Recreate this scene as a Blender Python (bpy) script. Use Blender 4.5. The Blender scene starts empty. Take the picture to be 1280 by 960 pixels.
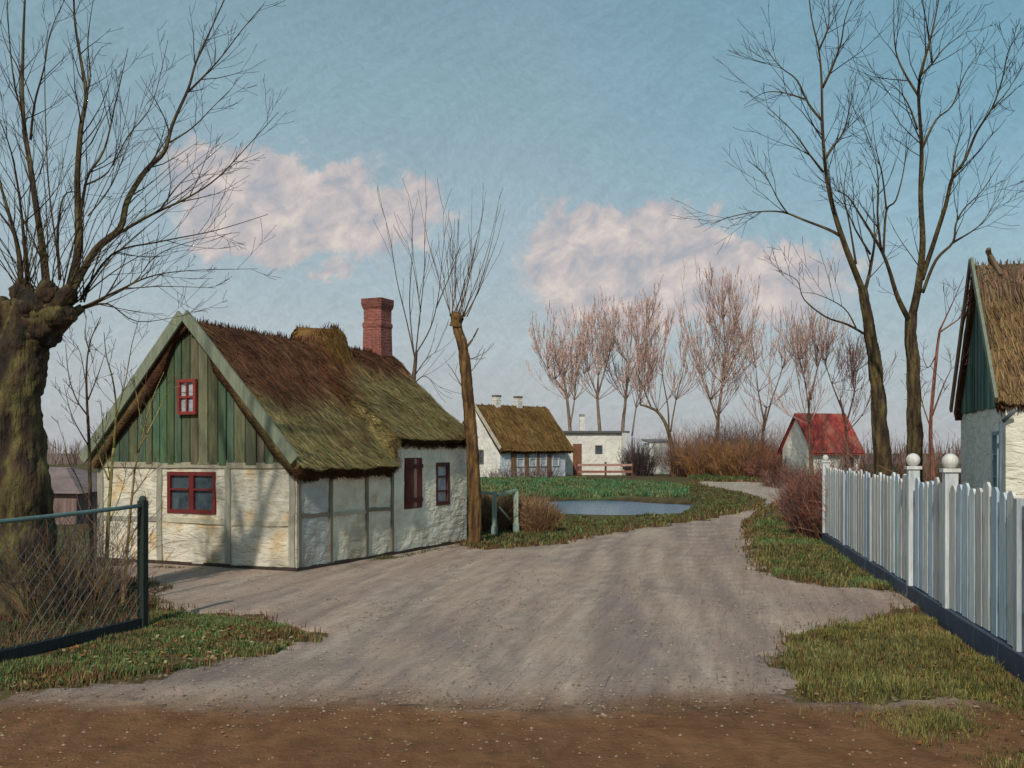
import bpy, math, random
from mathutils import Vector, noise, geometry
R = random.Random(7)
scene = bpy.context.scene
COL = scene.collection
F_, HOR, EYE = 1300.0, 565.0, 2.1

# ------------------------------------------------------------------ helpers
def c(r, g, b):
    def l(v):
        v = v/255.0
        return v/12.92 if v <= .04045 else ((v+.055)/1.055)**2.4
    return (l(r), l(g), l(b))
def nz(x, y, z=0.0, s=1.0): return noise.noise(Vector((x*s, y*s, z*s)))
def fbm(x, y, z=0.0, s=1.0, o=4): return noise.fractal(Vector((x*s, y*s, z*s)), .9, 2.1, o)
def sst(a, b, x):
    t = max(0.0, min(1.0, (x-a)/(b-a))); return t*t*(3-2*t)
def mixc(a, b, t):
    t = max(0, min(1, t)); return tuple(a[i]*(1-t)+b[i]*t for i in range(3))
def vary(col, rnd, amt=.18, hue=.06):
    k = 1+rnd.uniform(-amt, amt)
    return tuple(max(.003, v*k*(1+rnd.uniform(-hue, hue))) for v in col)

def pond_d(x, y):
    a = math.atan2(y-41.3, x-3.85)
    w = 1+.10*math.sin(3*a+.6)+.06*math.sin(5*a)
    return math.hypot((x-3.85)/3.2, (y-41.3)/6.0)/w
def h(x, y):
    z = .55*sst(47, 62, y)
    z += .03*fbm(x, y, 1.3, .16)+.012*fbm(x, y, 4.1, .9)
    d = pond_d(x, y)
    z -= .42*(1-sst(.78, 1.22, d))
    z += .07*math.exp(-((d-1.3)/.16)**2)
    return z
def P(px, py, Y): return Vector(((px-640)/F_*Y, Y, EYE-(py-HOR)/F_*Y))
def G(px, py):
    Y = EYE*F_/(py-HOR)
    for _ in range(12):
        Y = .5*Y+.5*(EYE-h((px-640)/F_*Y, Y))*F_/(py-HOR)
    return Vector(((px-640)/F_*Y, Y, h((px-640)/F_*Y, Y)))
def on(x, y, dz=0): return Vector((x, y, h(x, y)+dz))

# ------------------------------------------------------------------ materials
def nodes(m):
    m.use_nodes = True
    nt = m.node_tree; nt.nodes.clear()
    out = nt.nodes.new('ShaderNodeOutputMaterial'); b = nt.nodes.new('ShaderNodeBsdfPrincipled')
    nt.links.new(b.outputs[0], out.inputs[0]); return nt, b
def bump_chain(nt, b, specs, coord='Object'):
    """specs: list of (scale vec, noise scale, strength, distance, kind)"""
    tc = nt.nodes.new('ShaderNodeTexCoord'); last = None
    for vec, sc, st, dist, kind in specs:
        mp = nt.nodes.new('ShaderNodeMapping'); mp.inputs['Scale'].default_value = vec[:3]
        if len(vec) > 3:
            m0 = nt.nodes.new('ShaderNodeMapping'); m0.inputs['Rotation'].default_value = (0, 0, vec[3])
            nt.links.new(tc.outputs[coord], m0.inputs[0]); nt.links.new(m0.outputs[0], mp.inputs[0])
        else: nt.links.new(tc.outputs[coord], mp.inputs[0])
        if kind == 'v':
            n = nt.nodes.new('ShaderNodeTexVoronoi'); n.inputs['Scale'].default_value = sc; o = n.outputs['Distance']
        else:
            n = nt.nodes.new('ShaderNodeTexNoise'); n.inputs['Scale'].default_value = sc
            n.inputs['Detail'].default_value = 6; n.inputs['Distortion'].default_value = 1.2 if kind == 'd' else 0
            o = n.outputs[0]
        nt.links.new(mp.outputs[0], n.inputs['Vector'])
        bp = nt.nodes.new('ShaderNodeBump'); bp.inputs['Strength'].default_value = st; bp.inputs['Distance'].default_value = dist
        nt.links.new(o, bp.inputs['Height'])
        if last: nt.links.new(last.outputs[0], bp.inputs['Normal'])
        last = bp
    if last: nt.links.new(last.outputs[0], b.inputs['Normal'])
def mat(name, cols, rough=.8, nscale=3, vec=(1, 1, 1), bumps=(), metal=0, spec=.3, attr=False, mottle=.35, nscale2=None):
    """cols: ramp of base colours mixed by noise; attr: multiply with the mesh's own colour attribute"""
    m = bpy.data.materials.new(name); nt, b = nodes(m)
    b.inputs['Roughness'].default_value = rough; b.inputs['Metallic'].default_value = metal
    b.inputs['Specular IOR Level'].default_value = spec
    tc = nt.nodes.new('ShaderNodeTexCoord'); mp = nt.nodes.new('ShaderNodeMapping'); mp.inputs['Scale'].default_value = vec[:3]
    if len(vec) > 3:
        m0 = nt.nodes.new('ShaderNodeMapping'); m0.inputs['Rotation'].default_value = (0, 0, vec[3])
        nt.links.new(tc.outputs['Object'], m0.inputs[0]); nt.links.new(m0.outputs[0], mp.inputs[0])
    else: nt.links.new(tc.outputs['Object'], mp.inputs[0])
    n = nt.nodes.new('ShaderNodeTexNoise'); n.inputs['Scale'].default_value = nscale
    n.inputs['Detail'].default_value = 8; n.inputs['Roughness'].default_value = .65; n.inputs['Distortion'].default_value = .6
    nt.links.new(mp.outputs[0], n.inputs['Vector'])
    rp = nt.nodes.new('ShaderNodeValToRGB'); nt.links.new(n.outputs[0], rp.inputs[0])
    el = rp.color_ramp.elements
    if attr:
        lo, hi = 1-mottle, 1+mottle
        el[0].position = .3; el[0].color = (lo, lo*.98, lo*.96, 1); el[1].position = .7; el[1].color = (hi, hi, hi*.98, 1)
        a = nt.nodes.new('ShaderNodeAttribute'); a.attribute_name = 'Col'
        mx = nt.nodes.new('ShaderNodeMix'); mx.data_type = 'RGBA'; mx.blend_type = 'MULTIPLY'; mx.inputs[0].default_value = 1
        nt.links.new(a.outputs['Color'], mx.inputs[6]); nt.links.new(rp.outputs[0], mx.inputs[7])
        nt.links.new(mx.outputs[2], b.inputs['Base Color'])
    else:
        k = len(cols)
        while len(el) < k: el.new(.5)
        for i, co in enumerate(cols):
            el[i].position = .3+.4*i/max(1, k-1); el[i].color = (*co, 1)
        nt.links.new(rp.outputs[0], b.inputs['Base Color'])
    if bumps: bump_chain(nt, b, bumps)
    return m

M = {}
M['bark'] = mat('bark', None, .9, 9, (1, 1, .25), [((1, 1, .16), 24, 1.0, .05, 'n'), ((1, 1, .5), 9, .8, .06, 'd')], attr=True, mottle=.45)
M['twig'] = mat('twig', None, .85, 4, attr=True, mottle=.2)
M['thatch'] = mat('thatch', None, .95, 5, (1, 1, 1), [((1, 1, 1), 26, .9, .05, 'n'), ((1, 1, 1), 6, .6, .07, 'n')], attr=True, mottle=.45, spec=.1)
M['straw'] = mat('straw', None, .9, 3, attr=True, mottle=.2, spec=.1)
M['grass'] = mat('grass', None, .8, 2, attr=True, mottle=.25, spec=.15)
M['ground'] = mat('ground', None, .95, 3.5, (1, 1, 1), [((1, 1, 1), 9, .8, .06, 'n'), ((1, 1, 1), 40, .5, .02, 'n')], attr=True, mottle=.4, spec=.1)
M['road'] = mat('road', None, .93, 2.0, (2.6, .16, 1, .22), [((2.6, .2, 1, .2), 2.2, .8, .09, 'd'), ((4, .5, 1, .3), 2.8, .7, .06, 'd'), ((1, 1, 1), 14, .6, .03, 'n'), ((1, 1, 1), 45, .6, .02, 'n')], attr=True, mottle=.16, spec=.12)
M['frameshade'] = mat('frameshade_brown', None, .95, 2.5, (1.3, .6, 1), [((1, 1, 1), 6, .8, .05, 'n'), ((1, 1, 1), 38, .7, .02, 'n')], spec=.1, attr=True, mottle=.3)  # brown standing in for the picture frame's shadow on the ground
M['plaster'] = mat('lime_plaster', None, .9, 2.4, (1, 1, 1), [((.5, .5, 1.5), 4.0, .75, .10, 'd'), ((1, 1, 1.6), 12, .55, .03, 'd'), ((1, 1, 1), 40, .5, .012, 'n')], attr=True, mottle=.16, spec=.15)
M['farplaster'] = mat('whitewashed_brick', None, .9, 1.5, (1, 1, 1), [((1, 1, 1), 2.5, .8, .12, 'd')], attr=True, mottle=.14, spec=.15)
M['boards'] = mat('weathered_boards', None, .85, 5, (2.2, 2.2, .35), [((4, 4, .3), 9, .8, .02, 'n')], attr=True, mottle=.4)
M['wood'] = mat('wood', None, .8, 5, (1, 1, .5), [((2, 2, .4), 12, .6, .015, 'n')], attr=True, mottle=.25)
M['paintwood'] = mat('painted_wood', None, .65, 7, (2.5, 2.5, .3), [((3, 3, .4), 12, .7, .015, 'n')], attr=True, mottle=.27)
M['brick'] = mat('chimney_brick', None, .9, 4, (1, 1, 1), [((1, 1, 2.5), 9, .9, .04, 'n')], attr=True, mottle=.3)
M['tile'] = mat('red_roof_tile', None, .85, 1.6, (1, 1, 1), [((4, .4, 1), 3, .8, .06, 'n')], attr=True, mottle=.3)
M['metal'] = mat('painted_iron', None, .5, 6, (1, 1, 1), [], attr=True, mottle=.2, spec=.5)
M['glass'] = mat('window_glass', [c(40, 52, 60), c(86, 100, 108)], .12, 3, spec=.6)
M['paleglass'] = mat('pale_window_glass', [c(120, 132, 140), c(196, 204, 208)], .2, 4, spec=.6)
M['stone'] = mat('pebbles', None, .9, 6, attr=True, mottle=.25)
m = M['brick']; nt = m.node_tree; b = [n for n in nt.nodes if n.type == 'BSDF_PRINCIPLED'][0]
src = b.inputs['Base Color'].links[0].from_socket
tcb = nt.nodes.new('ShaderNodeTexCoord'); sx = nt.nodes.new('ShaderNodeSeparateXYZ'); nt.links.new(tcb.outputs['Object'], sx.inputs[0])
ad = nt.nodes.new('ShaderNodeMath'); ad.operation = 'ADD'; nt.links.new(sx.outputs[0], ad.inputs[0]); nt.links.new(sx.outputs[1], ad.inputs[1])
cx_ = nt.nodes.new('ShaderNodeCombineXYZ'); nt.links.new(ad.outputs[0], cx_.inputs[0]); nt.links.new(sx.outputs[2], cx_.inputs[1])
bt = nt.nodes.new('ShaderNodeTexBrick'); nt.links.new(cx_.outputs[0], bt.inputs['Vector']); bt.inputs['Scale'].default_value = 4.2
bt.inputs['Color1'].default_value = (1, .95, .95, 1); bt.inputs['Color2'].default_value = (.7, .62, .6, 1); bt.inputs['Mortar'].default_value = (1.25, 1.7, 1.8, 1); bt.inputs['Mortar Size'].default_value = .018
mb_ = nt.nodes.new('ShaderNodeMix'); mb_.data_type = 'RGBA'; mb_.blend_type = 'MULTIPLY'; mb_.inputs[0].default_value = .8
nt.links.new(src, mb_.inputs[6]); nt.links.new(bt.outputs['Color'], mb_.inputs[7]); nt.links.new(mb_.outputs[2], b.inputs['Base Color'])
m = bpy.data.materials.new('pond_water'); nt, b = nodes(m); M['water'] = m
b.inputs['Base Color'].default_value = (*c(84, 124, 150), 1); b.inputs['Roughness'].default_value = .16; b.inputs['Specular IOR Level'].default_value = .6
bump_chain(nt, b, [((.5, 2.2, 1), 3.0, .35, .08, 'd')])

# ------------------------------------------------------------------ mesh collector
class MB:
    def __init__(s): s.v = []; s.f = []; s.c = []
    def add(s, vs, fs, col=(1, 1, 1)):
        o = len(s.v); s.v.extend(vs); s.f.extend([tuple(i+o for i in f) for f in fs])
        if isinstance(col, list): s.c.extend(col)
        else: s.c.extend([col]*len(vs))
        return o
    def hexa(s, p, col=(1, 1, 1)):   # 4 bottom + 4 top points
        s.add([Vector(q) for q in p], [(0, 3, 2, 1), (4, 5, 6, 7), (0, 1, 5, 4), (1, 2, 6, 5), (2, 3, 7, 6), (3, 0, 4, 7)], col)
    def box(s, c0, ax, ay, az, col=(1, 1, 1)):  # centre + half axis vectors
        c0, ax, ay, az = Vector(c0), Vector(ax), Vector(ay), Vector(az)
        s.hexa([c0-ax-ay-az, c0+ax-ay-az, c0+ax+ay-az, c0-ax+ay-az, c0-ax-ay+az, c0+ax-ay+az, c0+ax+ay+az, c0-ax+ay+az], col)
    def beam(s, a, b_, w, t, up=(0, 0, 1), col=(1, 1, 1)):
        a, b_ = Vector(a), Vector(b_); d = (b_-a)
        L = d.length; d.normalize(); sd = d.cross(Vector(up)).normalized(); n = sd.cross(d)
        s.box((a+b_)/2, d*L/2, sd*w/2, n*t/2, col)
    def tube(s, pts, rad, sides=5, col=(1, 1, 1), cap=True):
        n = len(pts); ref = Vector((.3, .2, .9)).normalized(); vs = []; fs = []; cl = []
        for i in range(n):
            d = (pts[min(i+1, n-1)]-pts[max(i-1, 0)])
            if d.length < 1e-9: d = Vector((0, 0, 1))
            d.normalize()
            if abs(d.dot(ref)) > .95: ref = Vector((.9, .3, .1)).normalized()
            a = d.cross(ref).normalized(); b2 = d.cross(a)
            for k in range(sides):
                t = 2*math.pi*k/sides
                vs.append(pts[i]+(a*math.cos(t)+b2*math.sin(t))*rad[i])
                cl.append(col[i] if isinstance(col, list) else col)
        for i in range(n-1):
            for k in range(sides):
                k2 = (k+1) % sides
                fs.append((i*sides+k, i*sides+k2, (i+1)*sides+k2, (i+1)*sides+k))
        if cap:
            fs.append(tuple(range(sides))[::-1]); fs.append(tuple((n-1)*sides+k for k in range(sides)))
        s.add(vs, fs, cl)
    def sphere(s, ce, r, col=(1, 1, 1), seg=16, rings=10):
        vs = [Vector(ce)+Vector((0, 0, r))]; fs = []
        for i in range(1, rings):
            a = math.pi*i/rings
            for k in range(seg):
                t = 2*math.pi*k/seg
                vs.append(Vector(ce)+Vector((math.sin(a)*math.cos(t), math.sin(a)*math.sin(t), math.cos(a)))*r)
        vs.append(Vector(ce)-Vector((0, 0, r)))
        for k in range(seg): fs.append((0, 1+k, 1+(k+1) % seg))
        for i in range(rings-2):
            for k in range(seg):
                a = 1+i*seg+k; b2 = 1+i*seg+(k+1) % seg; fs.append((a, a+seg, b2+seg, b2))
        L = len(vs)-1; o = 1+(rings-2)*seg
        for k in range(seg): fs.append((L, o+(k+1) % seg, o+k))
        s.add(vs, fs, col)
    def build(s, name, material, parent=None, smooth=False, label=None):
        me = bpy.data.meshes.new(name); me.from_pydata([tuple(v) for v in s.v], [], s.f); me.update()
        ca = me.color_attributes.new('Col', 'FLOAT_COLOR', 'POINT')
        buf = []
        for q in s.c: buf += [q[0], q[1], q[2], 1.0]
        ca.data.foreach_set('color', buf)
        if smooth: me.polygons.foreach_set('use_smooth', [True]*len(me.polygons))
        me.materials.append(material)
        o = bpy.data.objects.new(name, me); COL.objects.link(o)
        if parent:
            o.parent = parent; o.location = -Vector(parent_world(parent))
        if label: o['label'] = label
        return o
def parent_world(p):
    v = Vector(p.location)
    while p.parent: p = p.parent; v = v+Vector(p.location)
    return v
def tag(o, label, cat, group=None):
    o['label'] = label; o['category'] = cat
    if group: o['group'] = group
    return o
def struct(o): o['kind'] = 'structure'; return o
def stuff(o, label, cat): o['kind'] = 'stuff'; o['label'] = label; o['category'] = cat; return o
def thing(name, loc, label, cat, group=None):
    o = bpy.data.objects.new(name, None); COL.objects.link(o); o.location = loc; o.empty_display_size = .2
    return tag(o, label, cat, group)

# ------------------------------------------------------------------ camera, light, sky
cam = bpy.data.objects.new('camera', bpy.data.cameras.new('camera')); COL.objects.link(cam)
cam.data.sensor_width = 36; cam.data.lens = 36*F_/1280; cam.data.shift_y = (HOR-480)/1280
cam.data.clip_end = 3000; cam.location = (0, 0, EYE); cam.rotation_euler = (math.pi/2, 0, 0)
scene.camera = cam
AZV = Vector((-.25, -.968)).normalized(); ELV = math.radians(36)
to_sun = Vector((AZV.x*math.cos(ELV), AZV.y*math.cos(ELV), math.sin(ELV)))
sun = bpy.data.objects.new('sun', bpy.data.lights.new('sun', 'SUN')); COL.objects.link(sun)
sun.data.energy = 2.35; sun.data.angle = math.radians(1.5); sun.data.color = (1, .93, .82)
sun.rotation_euler = (-to_sun).to_track_quat('-Z', 'Y').to_euler()

w = bpy.data.worlds.new('World'); scene.world = w; w.use_nodes = True
nt = w.node_tree; nt.nodes.clear(); N = nt.nodes.new; Lk = nt.links.new
wo = N('ShaderNodeOutputWorld'); bg = N('ShaderNodeBackground'); Lk(bg.outputs[0], wo.inputs[0]); bg.inputs[1].default_value = .1
sky = N('ShaderNodeTexSky'); sky.sky_type = 'NISHITA'; sky.sun_disc = False
sky.sun_elevation = ELV; sky.sun_rotation = math.atan2(AZV.x, AZV.y); sky.dust_density = 2.0
def mth(op, a, b=None, cc=None, clamp=False):
    n = N('ShaderNodeMath'); n.operation = op; n.use_clamp = clamp
    for i, v in enumerate((a, b, cc)):
        if v is None: continue
        if isinstance(v, (int, float)): n.inputs[i].default_value = v
        else: Lk(v, n.inputs[i])
    return n.outputs[0]
tc = N('ShaderNodeTexCoord'); sp = N('ShaderNodeSeparateXYZ'); Lk(tc.outputs['Generated'], sp.inputs[0])
az = mth('ARCTAN2', sp.outputs[0], sp.outputs[1]); el = mth('ARCSINE', sp.outputs[2])
def mixrgb(f, a, b, bt='MIX'):
    n = N('ShaderNodeMix'); n.data_type = 'RGBA'; n.blend_type = bt
    for i, v in ((0, f), (6, a), (7, b)):
        if isinstance(v, (int, float)): n.inputs[i].default_value = v
        elif isinstance(v, tuple): n.inputs[i].default_value = (*v, 1)
        else: Lk(v, n.inputs[i])
    return n.outputs[2]
def k10(col, k=10): return tuple(v*k for v in col)
# painted-looking air: pale near the horizon, teal overhead
rp = N('ShaderNodeValToRGB'); e = rp.color_ramp.elements
Lk(mth('MULTIPLY', el, 2.0, clamp=True), rp.inputs[0])
cols = [(0.0, c(168, 170, 174)), (.22, c(162, 173, 177)), (.42, c(148, 168, 176)), (.62, c(132, 158, 168)), (.85, c(119, 148, 160)), (1.0, c(114, 143, 156))]
while len(e) < len(cols): e.new(.5)
for i, (p_, q) in enumerate(cols): e[i].position = p_; e[i].color = (*q, 1)
base = mixrgb(1.0, rp.outputs[0], (10, 10, 10), 'MULTIPLY')
base = mixrgb(.10, base, sky.outputs[0])
# right part of the sky is a deeper teal
tealf = mth('MULTIPLY', mth('SMOOTH_MIN', mth('MULTIPLY', mth('SUBTRACT', az, .02), 2.6, clamp=True), 1.0, .1), mth('MULTIPLY', el, 3.6, clamp=True), clamp=True)
base = mixrgb(mth('MULTIPLY', tealf, .75), base, mixrgb(1.0, base, (.66, .93, 1.03), 'MULTIPLY'))
cv = N('ShaderNodeCombineXYZ'); Lk(az, cv.inputs[0]); Lk(el, cv.inputs[1])
wn_ = N('ShaderNodeTexNoise'); wn_.inputs['Scale'].default_value = 3.5; wn_.inputs['Detail'].default_value = 2; Lk(cv.outputs[0], wn_.inputs['Vector'])
wm_ = N('ShaderNodeVectorMath'); wm_.operation = 'MULTIPLY_ADD'; Lk(wn_.outputs['Color'], wm_.inputs[0]); wm_.inputs[1].default_value = (.14, .14, 0); Lk(cv.outputs[0], wm_.inputs[2])
def nse(scale, vec, rot=0, det=6, dist=0, src=None):
    m0 = N('ShaderNodeMapping'); m0.inputs['Rotation'].default_value = (0, 0, rot); Lk((src or cv).outputs[0], m0.inputs[0])
    mp = N('ShaderNodeMapping'); mp.inputs['Scale'].default_value = vec
    Lk(m0.outputs[0], mp.inputs[0]); n = N('ShaderNodeTexNoise'); n.inputs['Scale'].default_value = scale
    n.inputs['Detail'].default_value = det; n.inputs['Distortion'].default_value = dist; n.inputs['Roughness'].default_value = .62
    Lk(mp.outputs[0], n.inputs['Vector']); return n.outputs[0]
st1 = nse(20, (1, 5.5, 1), -.55, 6, .6, wm_); st2 = nse(120, (1, 1.5, 1), .5, 4, 1.2, wm_); st3 = nse(5, (1, 1.6, 1), 0, 4)
vmix = mth('ADD', mth('MULTIPLY', mth('SUBTRACT', st1, .5), .24), mth('MULTIPLY', mth('SUBTRACT', st2, .5), .34))
vmix = mth('ADD', vmix, mth('MULTIPLY', mth('SUBTRACT', st3, .5), .22))
vv = mth('ADD', 1.0, vmix); cvv = N('ShaderNodeCombineColor')
for i in range(3): Lk(vv, cvv.inputs[i])
base = mixrgb(1.0, base, cvv.outputs[0], 'MULTIPLY')
# clouds
blobs = [(262, 212, 44, 26, 1), (300, 238, 52, 30, 1), (312, 288, 62, 32, .95), (375, 238, 44, 27, 1), (400, 268, 78, 42, .85), (470, 255, 60, 34, .7), (525, 270, 42, 24, .5), (380, 305, 85, 24, .5),
         (715, 285, 36, 24, 1.1), (765, 300, 58, 36, 1.1), (735, 328, 50, 30, 1), (830, 312, 60, 34, 1), (872, 325, 36, 24, 1), (800, 350, 95, 34, .8), (960, 335, 56, 28, .8), (1005, 340, 48, 30, .8), (900, 380, 150, 34, .5), (740, 395, 80, 30, .4)]
d1 = mth('MULTIPLY', mth('SUBTRACT', nse(16, (1, 1, 1), 0, 5, .4), .5), .11)
d2 = mth('MULTIPLY', mth('SUBTRACT', nse(21, (1, 1, 1), 1.3, 5, .4), .5), .11)
azd = mth('ADD', az, d1); eld = mth('ADD', el, d2); acc = None
for (bx, by, rx, ry, am) in blobs:
    a0 = math.atan((bx-640)/F_); e0 = math.atan((HOR-by)/math.hypot(F_, bx-640)); ra = rx/F_*1.15; re = ry/F_*1.15
    dx = mth('MULTIPLY', mth('SUBTRACT', azd, a0), 1/ra); dy = mth('MULTIPLY', mth('SUBTRACT', eld, e0), 1/re)
    dd = mth('ADD', mth('MULTIPLY', dx, dx), mth('MULTIPLY', dy, dy))
    g = mth('MULTIPLY', mth('EXPONENT', mth('MULTIPLY', dd, -.9)), am)
    acc = g if acc is None else mth('ADD', acc, g)
ms = N('ShaderNodeMapRange'); ms.interpolation_type = 'SMOOTHSTEP'; Lk(acc, ms.inputs[0]); ms.inputs[1].default_value = .22; ms.inputs[2].default_value = .80
ms.inputs[3].default_value = 0; ms.inputs[4].default_value = .88
tex = nse(30, (1, 1.3, 1), -.5, 10, .35)
cr = N('ShaderNodeValToRGB'); Lk(tex, cr.inputs[0]); e = cr.color_ramp.elements
e[0].position = .36; e[0].color = (*c(156, 158, 166), 1); e[1].position = .66; e[1].color = (*c(208, 196, 188), 1)
e.new(.52); e[1].color = (*c(186, 176, 175), 1)
cloudc = mixrgb(1.0, cr.outputs[0], (10, 10, 10), 'MULTIPLY')
fin = mixrgb(ms.outputs[0], base, cloudc)
Lk(fin, bg.inputs[0])
vs = scene.view_settings; vs.view_transform = 'Standard'; vs.look = 'None'; vs.exposure = .24; vs.gamma = 1; vs.use_curve_mapping = False

# ------------------------------------------------------------------ ground, road, painted frame shadow, pond
def inpoly(x, y, poly):
    r = False; n = len(poly); j = n-1
    for i in range(n):
        xi, yi = poly[i]; xj, yj = poly[j]
        if (yi > y) != (yj > y) and x < (xj-xi)*(y-yi)/(yj-yi)+xi: r = not r
        j = i
    return r
def gpoly(pxs): return [tuple(G(a, b_)[:2]) for a, b_ in pxs]
road_px = [(-260, 960), (-60, 885), (0, 872), (120, 856), (250, 838), (345, 818), (392, 797), (330, 777), (215, 765), (192, 760), (188, 735), (120, 712), (190, 700), (370, 706), (560, 676), (600, 688), (690, 682), (760, 668), (830, 657),
           (905, 645), (945, 636), (950, 627), (925, 619), (890, 612), (862, 606), (872, 602), (985, 603), (1000, 608), (987, 625), (955, 640), (938, 655), (938, 690), (962, 720), (1040, 736), (1120, 738), (1158, 760),
           (1100, 776), (1040, 786), (990, 800), (978, 830), (1000, 870), (1060, 902), (1160, 945), (1600, 1120), (-900, 1120)]
road_w = gpoly(road_px)
bank_green = gpoly([(560, 599), (720, 599), (862, 607), (860, 620), (780, 621), (690, 621), (560, 616)])
garden_w = [(-4.45, 12.6), (-5.2, 10.0), (-9, 3), (-30, 3), (-30, 30), (-8.2, 20), (-5.5, 16.2)]
def lin(a, b, st):
    o = []; x = a
    while x < b: o.append(x); x += st
    return o
xs = [-700, -400, -220, -130, -80, -55]+lin(-40, -14, 1.3)+lin(-14, 14, .32)+lin(14, 40, 1.2)+[42, 55, 80, 130, 220, 400, 700]
ys = [-60, -30, -12, -4, 0]+lin(2, 30, .34)+lin(30, 66, .6)+lin(66, 100, 3)+[105, 130, 170, 230, 320, 460, 700, 1100]
olive = c(106, 98, 62); brown = c(98, 76, 56); dkg = c(58, 70, 44); brig = c(84, 116, 74); tan = c(128, 108, 80)
gm = MB(); gv = []; gc = []
for y in ys:
    for x in xs:
        gv.append(Vector((x, y, h(x, y))))
        q = .5+.5*fbm(x, y, 9, .55)
        co = mixc(olive, brown, q)
        if inpoly(x, y, garden_w): co = mixc(brown, dkg, q)
        if inpoly(x, y, bank_green): co = mixc(brig, olive, q*.4)
        elif y > 24: co = mixc(mixc(dkg, olive, .5), brown, q*.9)
        if pond_d(x, y) < 1.12: co = c(70, 56, 42)
        gc.append(co)
nx = len(xs)
gm.add(gv, [(j*nx+i, j*nx+i+1, (j+1)*nx+i+1, (j+1)*nx+i) for j in range(len(ys)-1) for i in range(nx-1)], gc)
struct(gm.build('ground', M['ground'], smooth=True))

def rut(x, y):
    if y < 5 or y > 60: return 0.0
    cx = -1.2+.075*(y-8)+.0022*(y-8)**2; r_ = 0
    for off, dp in ((-.8, .022), (.75, .02), (2.3, .012)):
        d = (x-cx-off+.25*nz(y, off, 1, .25))/.17; r_ -= dp*math.exp(-d*d)*(.6+.8*nz(y, off, 5, .4))
    return r_+.010*fbm(x*1.5, y*.5, 3, 1.6)
def sheet(poly, dz, colf, step, jit=.1, seed=0):
    rr = random.Random(seed); out = []
    n = len(poly)
    for i in range(n):
        a = Vector(poly[i]); b_ = Vector(poly[(i+1) % n]); L = (b_-a).length; k = max(1, int(L/(.14*(1+max(0, a.y-12)*.05))))
        nrm = Vector((-(b_-a).y, (b_-a).x)).normalized()
        for j in range(k):
            p = a+(b_-a)*(j/k); jj = jit*min(3, (1+p.y/20))*(1.6+.8*nz(p.x, p.y, 8, 3.2))
            out.append(p+nrm*jj*(1.8*nz(p.x, p.y, seed, 1.1)+.9*nz(p.x, p.y, seed, 3.7))+Vector((rr.uniform(-1, 1), rr.uniform(-1, 1)))*jj*.25)
    pl = [tuple(q) for q in out]; x0 = min(q[0] for q in pl); x1 = max(q[0] for q in pl); y0 = min(q[1] for q in pl); y1 = max(q[1] for q in pl)
    pts = [Vector(q) for q in pl]; y = y0
    while y < y1:
        st = step*(1+max(0, y-12)*.05); x = x0
        while x < x1:
            if inpoly(x, y, pl): pts.append(Vector((x+rr.uniform(-.02, .02), y+rr.uniform(-.02, .02))))
            x += st
        y += st
    ne = len(pl)
    vo, eo, fo, ov_, *_ = geometry.delaunay_2d_cdt(pts, [(i, (i+1) % ne) for i in range(ne)], [list(range(ne))], 1, 1e-5)
    mb = MB(); mb.add([Vector((q[0], q[1], h(q[0], q[1])+(dz+rut(q[0], q[1]) if not (ov_[i] and min(ov_[i]) < ne) else -.012))) for i, q in enumerate(vo)], [tuple(f) for f in fo], [colf(q[0], q[1]) for q in vo])
    # skirt so the sheet has a real edge
    return mb
rc0 = c(170, 147, 132); rc1 = c(150, 131, 122); rc2 = c(188, 165, 146)
def near_frameshade(co, x, y):  # fades the nearest ground into the frame's shadow, painted as brown
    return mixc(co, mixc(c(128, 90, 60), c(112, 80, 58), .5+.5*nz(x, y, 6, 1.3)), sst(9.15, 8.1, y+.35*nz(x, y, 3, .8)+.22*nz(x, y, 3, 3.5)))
def roadcol(x, y):
    q = .5+.5*fbm(x*1.6+y*.3, y*.5, 2, .7); r2 = .5+.5*fbm(x, y, 7, .35)
    co = mixc(rc0, rc1, .6*sst(.45, .8, q)); co = mixc(co, rc2, sst(.5, .85, r2)*.5)
    cx = -1.2+.075*(y-8)+.0022*(y-8)**2; rt = math.exp(-((x-cx+.8)/.3)**2)+math.exp(-((x-cx-.75)/.3)**2)
    co = mixc(co, c(194, 174, 156), .35*rt*(.6+.6*nz(x, y, 2, .5)))
    u_ = x-cx; stn = fbm(u_*2.2, y*.06, 44, 1)+.7*fbm(u_*6, y*.13, 4, 1)
    co = mixc(co, c(128, 114, 112), .45*sst(.05, .5, stn)); co = mixc(co, c(202, 184, 166), .40*sst(.05, .5, -stn))
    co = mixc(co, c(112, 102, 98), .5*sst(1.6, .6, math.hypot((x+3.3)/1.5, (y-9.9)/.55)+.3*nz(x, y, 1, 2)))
    co = near_frameshade(co, x, y)
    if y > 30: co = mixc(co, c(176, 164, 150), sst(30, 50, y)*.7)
    return co
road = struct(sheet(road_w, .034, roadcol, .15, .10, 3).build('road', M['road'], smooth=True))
frameshade_w = gpoly([(-400, 880), (-100, 886), (150, 884), (400, 880), (640, 885), (900, 881), (1080, 888), (1300, 896), (1700, 892)])+[(9, 2.2), (-9, 2.2)]
struct(sheet(frameshade_w, .040, roadcol, .12, .14, 5).build('frameshade_strip', M['frameshade'], smooth=True))  # added sheet: the picture frame's shadow painted as a brown strip
wm = MB(); ring = []
for i in range(64):
    a = 2*math.pi*i/64; wv = 1+.10*math.sin(3*a+.6)+.06*math.sin(5*a)
    ring.append(Vector((3.85+3.2*1.15*wv*math.cos(a), 41.3+6.0*1.15*wv*math.sin(a), -.115)))
wm.add(ring+[Vector((3.85, 41.3, -.115))], [(i, (i+1) % 64, 64) for i in range(64)])
struct(wm.build('pond_water', M['water']))

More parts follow.
